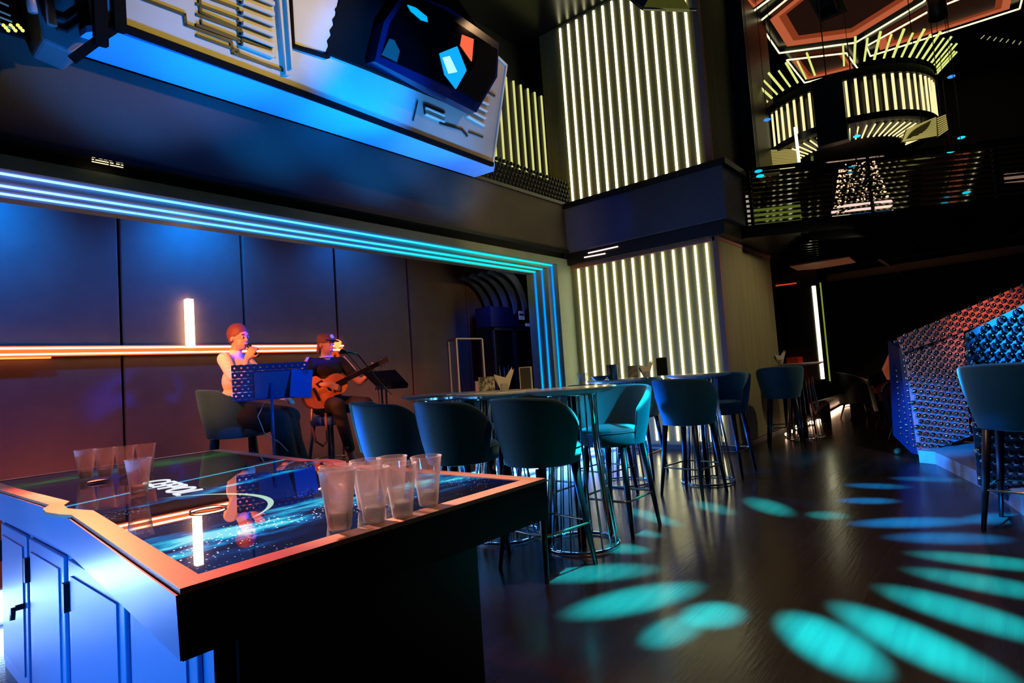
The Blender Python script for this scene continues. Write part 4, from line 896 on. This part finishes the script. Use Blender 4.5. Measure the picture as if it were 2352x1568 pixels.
# ================================================================== SPHERE-STUDDED BAR (right)
bar = thing('studded_bar', 'angular bar counter covered with chrome spheres, lit blue and coral at the right', 'bar counter')
balls = mat('chrome_blue', 'b8bcc8', .1, 1.)
pa = mat('bar_panel', 'b8b4c0', .25, .3)
def facet(name, pts, depth, back, m, sp, r, rows=None, shift=(0, 0)):
    P3 = [at(x, y, d=depth) for x, y in pts]
    MB().prism(P3, back).build(name, m, bar)
    # studs on a hex lattice on the face
    o = P3[0]; nrm = (P3[1] - P3[0]).cross(P3[2] - P3[0]).normalized()
    if nrm.dot(CAM - o) < 0: nrm = -nrm
    e1 = (P3[1] - P3[0]).normalized(); e2 = nrm.cross(e1)
    uv = [((p - o).dot(e1), (p - o).dot(e2)) for p in P3]
    def inside(a, b):
        c = False
        for (x0, y0), (x1, y1) in zip(uv, uv[1:] + uv[:1]):
            if (y0 > b) != (y1 > b) and a < (x1 - x0) * (b - y0) / (y1 - y0) + x0: c = not c
        return c
    g = MB(); a0, a1 = min(u[0] for u in uv), max(u[0] for u in uv); b0, b1 = min(u[1] for u in uv), max(u[1] for u in uv)
    j = 0; a = a0 + sp * .5
    while a < a1:
        b = b0 + sp * (.5 if j % 2 else 1.0)
        while b < b1:
            if inside(a, b): g.ball(o + e1 * a + e2 * b + nrm * r * .6, r, 10)
            b += sp
        a += sp * .87; j += 1
    g.build('chrome_studs', balls, bar, smooth=True)
DA, DB = 6.4, 4.45
bk1 = _f * .6 + _r * .35
lw = [(2076, 800), (2212, 742), (2228, 1002), (2108, 1044)]
facet('lower_panel', lw, DA, ray(2060, 900) * .35 + V((0, 0, .0)), pa, .074, .027)
facet('counter_band', [(2060, 776), (2352, 652), (2420, 622), (2420, 682), (2352, 712), (2072, 810)], DA - .08, ray(2060, 790) * .35, mat('band_metal', 'c0a8a0', .3, .4), .072, .026)
# counter top seen from its left end
e_ = [at(2052, 782, d=6.75), at(2078, 800, d=6.41), at(2108, 1044, d=6.41), at(2064, 1002, d=6.75)]
MB().prism(e_, _f * .1).build('end_face', mat('end_blue', '2a3a6a', .3, .4), bar)
g = MB()
for k in range(17):
    for c_ in (.15, .5, .85):
        t_ = (k + (c_ == .5) * .5) / 17; p_ = e_[0].lerp(e_[1], c_).lerp(e_[3].lerp(e_[2], c_), t_); g.ball(p_ - _f * .015, .024, 8)
g.build('chrome_studs', balls, bar, smooth=True)
nb = [(2216, 766), (2352, 698), (2460, 645), (2460, 1230), (2352, 1172), (2246, 1112)]
facet('near_block', nb, DB, ray(2225, 940) * .35, mat('block_blue', '9ab4d8', .25, .3), .078, .030)
marb = mat('marble', 'd8ccc8', .3, noise=('b8a8a4', (6, 12, 6), .5))
pl_ = [V((7.55, .90, 0)), V((7.75, .72, 0)), V((5.9, -.35, 0)), V((6.6, -.7, 0)), V((8.3, .35, 0))]
pl_ = [at(2112, 1062, z=0), at(2150, 1066, z=0), at(2285, 1135, z=0), at(2360, 1190, z=0), V((7.2, -1.2, 0)), V((8.6, .6, 0))]
MB().prism(pl_, (0, 0, .13)).build('marble_plinth', marb, bar)

# ================================================================== BALCONY RAIL WITH GLOSSY SLATS
br_ = thing('balcony_louvre_rail', 'balcony rail of glossy black horizontal slats running from the column to the right edge', 'rail')
A0, A1 = V((8.62, 2.64, 0)), V((11.2, -1.68, 0)); dr = (A1 - A0).normalized(); nr = V((dr.y, -dr.x, 0))
if nr.dot(CAM - A0) < 0: nr = -nr
slm = mat('slat_gloss', '0b0d0f', .08, coat=.6)
for k in range(11):
    z = 3.16 + k * .072
    MB().prism([A0 + V((0, 0, z)) + nr * .0, A0 + V((0, 0, z + .012)) - nr * .0, A0 + V((0, 0, z + .045)) - nr * .045, A0 + V((0, 0, z + .033)) - nr * .045], dr * (A1 - A0).length).build('slat', slm, br_)
MB().prism([A0 + V((0, 0, 3.94)), A0 + V((0, 0, 3.98)), A0 + V((0, 0, 3.98)) - nr * .06, A0 + V((0, 0, 3.94)) - nr * .06], dr * (A1 - A0).length).build('top_rail', slm, br_)
for k in range(4):
    p_ = A0.lerp(A1, .02 + k * .32) - nr * .07; MB().box(-.02, .02, -.02, .02, 3.15, 3.95, Matrix.Translation(p_)).build('post', black, br_)
# lit things behind the rail
gpn = thing('green_light_panel', 'dim olive light box behind the slats next to the column', 'light')
q0, q1 = A0 - nr * .35 + dr * .1, A0 - nr * .35 + dr * .85
MB().prism([q0 + V((0, 0, 3.18)), q1 + V((0, 0, 3.17)), q1 + V((0, 0, 3.5)), q0 + V((0, 0, 3.48))], nr * .02).build('diffuser', emi('olive_glow', '7a8a30', .42), gpn)
MB().prism([q0 + V((0, 0, 3.17)), q0 + dr * .05 + V((0, 0, 3.17)), q0 + dr * .03 + V((0, 0, 3.7)), q0 + V((0, 0, 3.7))], nr * .03).build('edge_light', emi('edge_glow', 'c8b8a0', .6), gpn)
ch_ = thing('crystal_chandelier', 'sparkling warm crystal chandelier hanging behind the slatted balcony rail', 'chandelier')
cc = at(1972, 420, d=9.3); cc = V((cc.x, cc.y, 0)); g = MB(); g2 = MB()
for k in range(420):
    a = random.random() * 6.28; z = 3.35 + random.random() * .85; r_ = .42 * (1 - .5 * (z - 3.35)); g.ball(cc + V((r_ * cos(a), r_ * sin(a), z)), random.choice((.008, .011, .015)), 6)
o = g.build('crystal_drops', emi('crystal', 'ffc8a0', 1.5), ch_); o['kind'] = 'stuff'
for k in range(5):
    z = 3.12 + k * .085; MB().lathe([(.40 - .05 * (k % 2), 0), (.42 - .05 * (k % 2), .0), (.42 - .05 * (k % 2), .06), (.40 - .05 * (k % 2), .06)], cc + V((0, 0, z)), 30, closed=True).build('light_ring', emi('ring_glow' if k != 2 else 'ring_blue', 'ffd8cc' if k != 2 else '2a6ab0', 1.0 if k != 2 else .6), ch_)
MB().tube([cc + V((0, 0, 3.1)), cc + V((0, 0, 4.47))], .015, 6).build('stem', black, ch_)
rr2 = at(2340, 400, d=8.6)
wl = thing('pink_light_box', 'small pinkish light behind the slats at the right photo edge', 'light')
MB().box(-.3, .5, -.02, .02, -.08, .06, Matrix.Translation(at(2352, 405, d=9.2)) @ Matrix.Rotation(radians(-50), 4, 'Z')).build('diffuser', emi('pink_glow', '9a7a6a', .6), wl)

# ================================================================== LIGHT DRUM AND CEILING
dc = V((11.0, 1.66, 0)); RD = 1.22; z0, z1 = 4.68, 5.24
dm = thing('light_drum', 'large round hanging drum of pale yellow light bars under the ceiling', 'chandelier', (dc.x, dc.y, 0))
MB().lathe([(RD - .08, z1), (RD + .04, z1), (RD + .04, z1 + .13), (RD - .08, z1 + .13)], n=64, closed=True).build('top_ring', black, dm)
MB().lathe([(RD - .10, z0 - .10), (RD + .03, z0 - .10), (RD + .03, z0), (RD - .10, z0)], n=64, closed=True).build('bottom_ring', black, dm)
MB().lathe([(RD - .09, z0), (RD - .07, z0), (RD - .07, z1), (RD - .09, z1)], n=64, closed=True).build('inner_shell', mat('shell_dark', '14140c', .3), dm)
MB().lathe([(0, z0 - .20), (.76, z0 - .20), (.76, z0 - .15), (0, z0 - .15)], n=48).build('centre_disc', black, dm)
MB().lathe([(.76, z0 - .19), (RD - .1, z0 - .10), (RD - .1, z0 - .08), (.76, z0 - .15)], n=64, closed=True).build('under_cone', mat('shell_dark', '14140c', .3), dm)
ly = emi('drum_led', 'f0e0a0', 1.25); ly2 = emi('drum_led_green', 'd8e078', 1.1)
nbv = 62; proto = {}
def rep(key, mk, a):
    if key not in proto: o = mk(); proto[key] = o
    else: o = proto[key].copy(); COL.objects.link(o); o.parent = dm
    o.rotation_euler = (0, 0, a); return o
view = math.atan2(-dc.y, -dc.x)
for k in range(nbv):
    a = 2 * pi * k / nbv; da = (a - view + pi) % (2 * pi) - pi
    if abs(da) > 1.75: continue
    if -.24 < da < -.02: continue
    rep('v', lambda: MB().box(RD, RD + .02, -.016, .016, z0 + .01, z1 - .01).build('light_bar', ly, dm), a)
    rep('u', lambda: MB().tube([(RD - .12, 0, z0 - .125), (.80, 0, z0 - .205)], .012, 4).build('under_bar', ly, dm), a)
    if abs(da) < 1.6 and k % 2 == 0: rep('t', lambda: MB().tube([(RD + .06, 0, z1 + .20), (RD + .34, 0, z1 + .46)], .018, 4).build('top_bar', ly2, dm), a)
    if abs(da) < 1.6 and k % 2 == 1: rep('t2', lambda: MB().tube([(RD + .06, 0, z1 + .20), (RD + .30, 0, z1 + .42)], .015, 4).build('top_bar', ly2, dm), a)
for sx in (-1, 1): MB().tube([(sx * (RD - .04), 0, z1 + .1), (sx * (RD - .04), 0, 7.0)], .008, 6).build('hanger', black, dm)
MB().box(RD - .05, RD + .12, -.20, .20, z0 - .35, z1 + .1, Matrix.Rotation(view - .13, 4, 'Z')).build('dark_cover', black, dm)
def ribbed(label, x0, y0, x1, y1, x2, y2, x3, y3, d0, d1, n=12):
    t = thing('ribbed_light_panel', label, 'light', group='ribbed light panels under the drum')
    a, b, c, d = at(x0, y0, d=d0), at(x1, y1, d=d1), at(x2, y2, d=d1), at(x3, y3, d=d0)
    MB().prism([a, b, c, d], _f * .04).build('backing', mat('rib_back', '6a6030', .5, emit='6a6028', es=.12), t)
    h_ = (c + d) / 2; MB().tube([(a + b) / 2, V(((a + b).x / 2, (a + b).y / 2, 7.0))], .006, 5).build('hanger', black, t)
    for k in range(n):
        u_ = (k + .5) / n; MB().tube([a.lerp(d, u_), b.lerp(c, u_)], .009, 4).build('rib', emi('rib_glow', 'd8c870', .62), t)
ribbed('yellow ribbed light panel at the lower left of the drum', 1760, 344, 1829, 342, 1835, 378, 1766, 384, 9.6, 9.4, 11)
ribbed('yellow ribbed light panel at the lower right of the drum', 2084, 296, 2150, 268, 2152, 312, 2072, 326, 8.5, 8.3, 12)
ribbed('small yellow ribbed light panel at the far right under the drum', 2152, 270, 2172, 262, 2178, 298, 2156, 314, 8.3, 8.25, 9)
tb = thing('light_tube', 'single white upright light tube in front of the left part of the drum', 'light')
MB().tube([at(1826, 292, d=9.0), at(1836, 376, d=9.0)], .022, 8).build('tube', emi('tube_white', 'fff4d8', 1.6), tb)
tb = thing('light_tube', 'dim green upright light tube behind the balcony rail', 'light')
MB().tube([at(1863, 334, d=9.6), at(1866, 372, d=9.6)], .02, 8).build('tube', emi('tube_green', '70783a', .6), tb)
# glowing discs standing in for reflected light spots; lens and stem are added
for i, (x, y, c_) in enumerate(((1762, 275, '2a88e8'), (1968, 313, '30d8ff'), (2185, 176, '3a90f0'), (2208, 316, '20c8e8'), (1742, 393, '10b8e8'), (1746, 404, '10c8f0'), (2184, 348, '20c8d8'), (2220, 442, '10b0c0'))):
    p_ = at(x, y, d=7.9 if y > 380 else 8.6)
    if y > 380 and x < 1800: p_ = at(x, y, d=7.6)
    o = thing('spot_reflection', None, None, p_); MB().ball((0, 0, 0), 1, 14, .05, .05, .016).build('lens', emi('reflected_spot_' + c_, c_, 1.3), o, smooth=True)
    MB().tube([(0, 0, .012), (0, 0, 7.0 - p_.z)], .004, 5).build('stem', black, o)
    tag(o, 'glowing %s disc, reflected light spot, %s' % ('blue' if c_ in ('2a88e8', '3a90f0') else 'cyan', ('at the left edge of the drum', 'below the middle of the drum', 'above the right end of the drum', 'right of the ribbed panels', 'upper one at the left end of the slatted rail', 'lower one at the left end of the slatted rail', 'just above the slatted rail on the right', 'in the lower slats at the right')[i]), 'light')
# ceiling frames
def hexframe(label, pts, closed=True, zc=6.92, panel=True):
    t = thing('ceiling_light_frame', label, 'ceiling light')
    P3 = [at(x, y, z=zc) for x, y in pts]; c = sum(P3, V()) / len(P3)
    q_ = P3 + [P3[0]] if closed else P3
    for a, b in zip(q_, q_[1:]): MB().tube([a, b], .015, 4).build('light_line', emi('frame_led', 'fff0b8', 1.7), t)
    ins = [c + (p - c) * .86 + V((0, 0, .02)) for p in P3]; ins2 = [c + (p - c) * .66 + V((0, 0, .07)) for p in P3]; mid = [c + (p - c) * .75 + V((0, 0, .045)) for p in P3]
    n = len(ins)
    for A_, B_, m_ in ((ins, mid, emi('coral_cove', 'e07048', .62)), (mid, ins2, emi('coral_cove2', 'c85830', .38))):
        b = MB()
        for i in range(n):
            v = [b.b.verts.new(p) for p in (A_[i], A_[(i + 1) % n], B_[(i + 1) % n], B_[i])]; b.b.faces.new(v)
        b.build('coral_cove', m_, t)
    MB().prism([p + V((0, 0, .0)) for p in ins2], (0, 0, .02)).build('inner_panel', mat('cove_inner', '4a3028', .25, emit='40241a', es=.22), t)
hexframe('large hexagonal ceiling frame with coral cove light, nearest the column', [(1742, 52), (1790, 122), (1965, 98), (2122, 4), (2180, -70), (1960, -90), (1830, -20)])
hexframe('long hexagonal ceiling frame with coral cove light at the right', [(1990, 106), (1999, 129), (2342, 20), (2352, -20), (2300, -40), (2135, 25)])
hexframe('small ceiling frame with coral cove light behind the light drum', [(1807, 138), (1944, 122), (1972, 160), (1848, 190)])
hexframe('ceiling frame corner beside the column top', [(1730, 26), (1700, -10), (1740, -60), (1790, -18)])
sk = thing('ceiling_speaker', 'dark boxy fixture with pale plate inside the large hexagonal ceiling frame', 'speaker')
c0 = at(1900, 8, z=6.75)
MB().box(-.35, .5, -.2, .2, 0, .12, Matrix.Translation(c0)).build('plate', mat('speaker_plate', '6a5448', .5), sk)
MB().box(-.2, .1, -.12, .12, -.15, 0, Matrix.Translation(c0)).build('box', black, sk)
cy_ = thing('ceiling_cylinder', 'black cylinder hanging in front of the right ceiling frame', 'fixture')
c1 = at(2155, 42, z=6.5); MB().lathe([(0, 0), (.13, 0), (.13, .5), (0, .5)], c1, 20).build('housing', black, cy_, smooth=True)
# star-like dots on the dark right part
dd = thing('light_dot_row', 'row of short pale light dashes high on the dark wall at the right', 'light')
for k in range(8): MB().tube([at(2253 + k * 14.5, 89 + k * 2.2, d=9.6), at(2261 + k * 14, 81 + k * 2.4, d=9.6)], .008, 4).build('dash', emi('dash', 'b8b878', .8), dd)
# hexagonal canopy at the column top
cnp = thing('hexagonal_canopy', 'small hexagonal mirrored canopy in front of the column top', 'fixture')
zc_ = at(1530, 19, d=6.2).z
pts = [at(1478, 17, d=6.2), at(1584, 21, d=6.2), at(1600, 16, d=6.5), at(1570, -18, z=6.2), at(1500, -20, z=6.2), at(1455, 2, d=6.5)]
MB().prism([at(1478, 17, d=6.2), at(1584, 21, d=6.2), at(1566, -12, d=6.2), at(1496, -14, d=6.2)], _f * .06).build('reflection_face', mat('canopy_olive_reflection', '7a7a30', .35, noise=('3a3a18', (14, 14, 2), .4), emit='70702a', es=.25), cnp)  # olive streaks and emission paint a corrugated reflection on the face
MB().prism([at(1478, 17, d=6.19), at(1496, -14, d=6.19), at(1440, -14, d=6.4), at(1452, -3, d=6.4)], _f * .06).build('dark_face', mat('canopy_dark', '1a1a20', .15), cnp)
MB().tube([at(1478, 19, d=6.18), at(1600, 22, d=6.3)], .012, 5).build('edge', mat('canopy_edge', '5a5240', .3), cnp)

# ================================================================== UNDER THE BALCONY
vt = thing('ceiling_vent', 'long pale ceiling vent under the balcony', 'vent')
q_ = [at(1812, 612, z=2.79), at(1950, 590, z=2.79), at(1966, 603, z=2.79), at(1838, 624, z=2.79)]
MB().prism(q_, (0, 0, .03)).build('panel', mat('vent_pink', '9a7464', .5, emit='6a4438', es=.0), vt)
pr_ = thing('dark_pillar', 'black square pillar with an upright white light bar at the back of the hall', 'pillar')
lb0 = at(1870, 655, d=10.6); lb1 = at(1890, 870, d=10.6)
MB().box(-.55, .10, .0, .5, 0, 2.9, Matrix.Translation((lb0.x + .1, lb0.y + .05, 0)) @ Matrix.Rotation(radians(-50), 4, 'Z')).build('shaft', mat('pillar_black', '06070a', .3), pr_)
MB().tube([V((lb1.x, lb1.y, lb0.z)), V((lb1.x, lb1.y, lb1.z))], .032, 6).build('light_bar', emi('pillar_led', 'fff8c8', 2.6), pr_)
gl = at(1895, 760, d=11.2); 
MB().tube([V((gl.x, gl.y, 2.6)), V((gl.x, gl.y, .7))], .014, 5).build('green_bar_reflection', emi('green_reflection', '8a9838', .8), pr_)  # glowing tube stands in for the light bar's green reflection
rl = thing('red_light_line', 'short red light line right of the column below the dark ceiling', 'light')
MB().tube([at(1782, 656, d=9.6), at(1829, 650, d=9.6)], .012, 5).build('tube', emi('red_tube', 'd83a18', .9), rl)
wlm = emi('base_led', 'ffd0a8', 4.5)
bl_ = thing('floor_light_strip', 'warm white light strip along the floor edge right of the column', 'light')
MB().tube([at(1874, 970, z=.03), at(1935, 934, z=.03)], .035, 6).build('strip', wlm, bl_)
MB().tube([at(1936, 933, z=.03), at(1950, 930, z=.03)], .02, 6).build('strip', wlm, bl_)
for x, y, r_ in ((1806, 997, .025), (1818, 990, .028), (1832, 981, .04), (1854, 972, .03), (1864, 970, .035)):
    MB().ball(at(x, y, z=.05), r_, 8).build('lamp', wlm, bl_)
MB().prism([at(1868, 960, z=.05), at(1936, 925, z=.05), at(1936, 905, z=.5), at(1868, 925, z=.5)], (0, .05, 0)).build('backboard', mat('back_brown', '5a3420', .4), bl_)
# armchairs far back
def armchair(label, p, rz):
    t = thing('armchair', label, 'chair', p, rz, 'dark armchairs at the back of the hall'); m = mat('arm_dark', '1a1a1c', .5)
    b = bmesh.new(); rings = []
    for i in range(25):
        ph = -radians(115) + radians(230) * i / 24; u = abs(ph) / radians(115); zt_ = .86 - .22 * u ** 2
        rings.append([b.verts.new((-cos(ph) * r_, sin(ph) * r_, z_)) for r_, z_ in ((.30, .3), (.36, zt_), (.33, zt_ + .01), (.30, zt_), (.25, .3))])
    for P_, Q_ in zip(rings, rings[1:]):
        for k in range(5): b.faces.new((P_[k], P_[(k + 1) % 5], Q_[(k + 1) % 5], Q_[k]))
    b.faces.new(rings[0]); b.faces.new(rings[-1][::-1]); mb = MB(); mb.b.free(); mb.b = b; smooth_auto(mb.build('backrest', m, t), 50)
    MB().lathe([(0, .3), (.24, .3), (.26, .34), (.26, .40), (.22, .44), (0, .45)], n=24).build('seat', m, t, smooth=True)
    for sx in (-1, 1):
        for sy in (-1, 1): MB().tube([(sx * .16, sy * .16, .31), (sx * .24, sy * .24, 0)], [.02, .012], 6).build('leg', mat('arm_leg', '3a2c24', .4), t, smooth=True)
    smooth_auto(MB().tube([(-cos(radians(a)) * .345, sin(radians(a)) * .345, .875 - .22 * (abs(a) / 115) ** 2) for a in range(-112, 113, 14)], .008, 5).build('piping', mat('piping_pale', '8a8074', .3), t), 60)
    return t
armchair('dark round armchair far back beside the white light bar', (at(1946, 905, z=0).x, at(1946, 905, z=0).y, 0) if False else (12.3, 2.1, 0), radians(-60))
armchair('dark armchair far back next to the sphere-studded bar', (10.6, 1.3, 0), radians(200))
o = armchair('dark armchair in front of the studded bar end with an orange-lit cloth over it', (9.3, .95, 0), radians(160))
cl_ = at(2040, 842, d=7.6)
tag(MB().prism([at(2050, 812, d=7.5), at(2034, 848, d=7.5), at(2046, 872, d=7.5), at(2056, 840, d=7.5)], (.06, .05, 0)).build('orange_lit_cloth', mat('cloth_orange_lit', 'd07850', .7, emit='c05828', es=.25)), 'orange-lit cloth draped over the armchair left of the studded bar', 'cloth')  # emission puts the orange light into the cloth itself
sh_ = at(2062, 1036, z=.03)
tag(MB().ball(sh_, .05, 12, 1.9, .8, .7).build('shoe', mat('shoe_tan', 'b07848', .5), smooth=True), 'single tan shoe on the floor left of the studded bar', 'shoe')
for i, (x, y) in enumerate(((1385, 572), (1362, 588))):
    o = MB().tube([at(x - 34 + 14 * i, y + 9 - 6 * i, x=7.89), at(x + 34 - 6 * i, y - 6, x=7.89)], .010, 6).build('recessed_light', emi('recess', 'ffd8c8', 2.2)); tag(o, 'thin pinkish light line under the bulkhead corner, %s one' % ('upper', 'lower')[i], 'light')
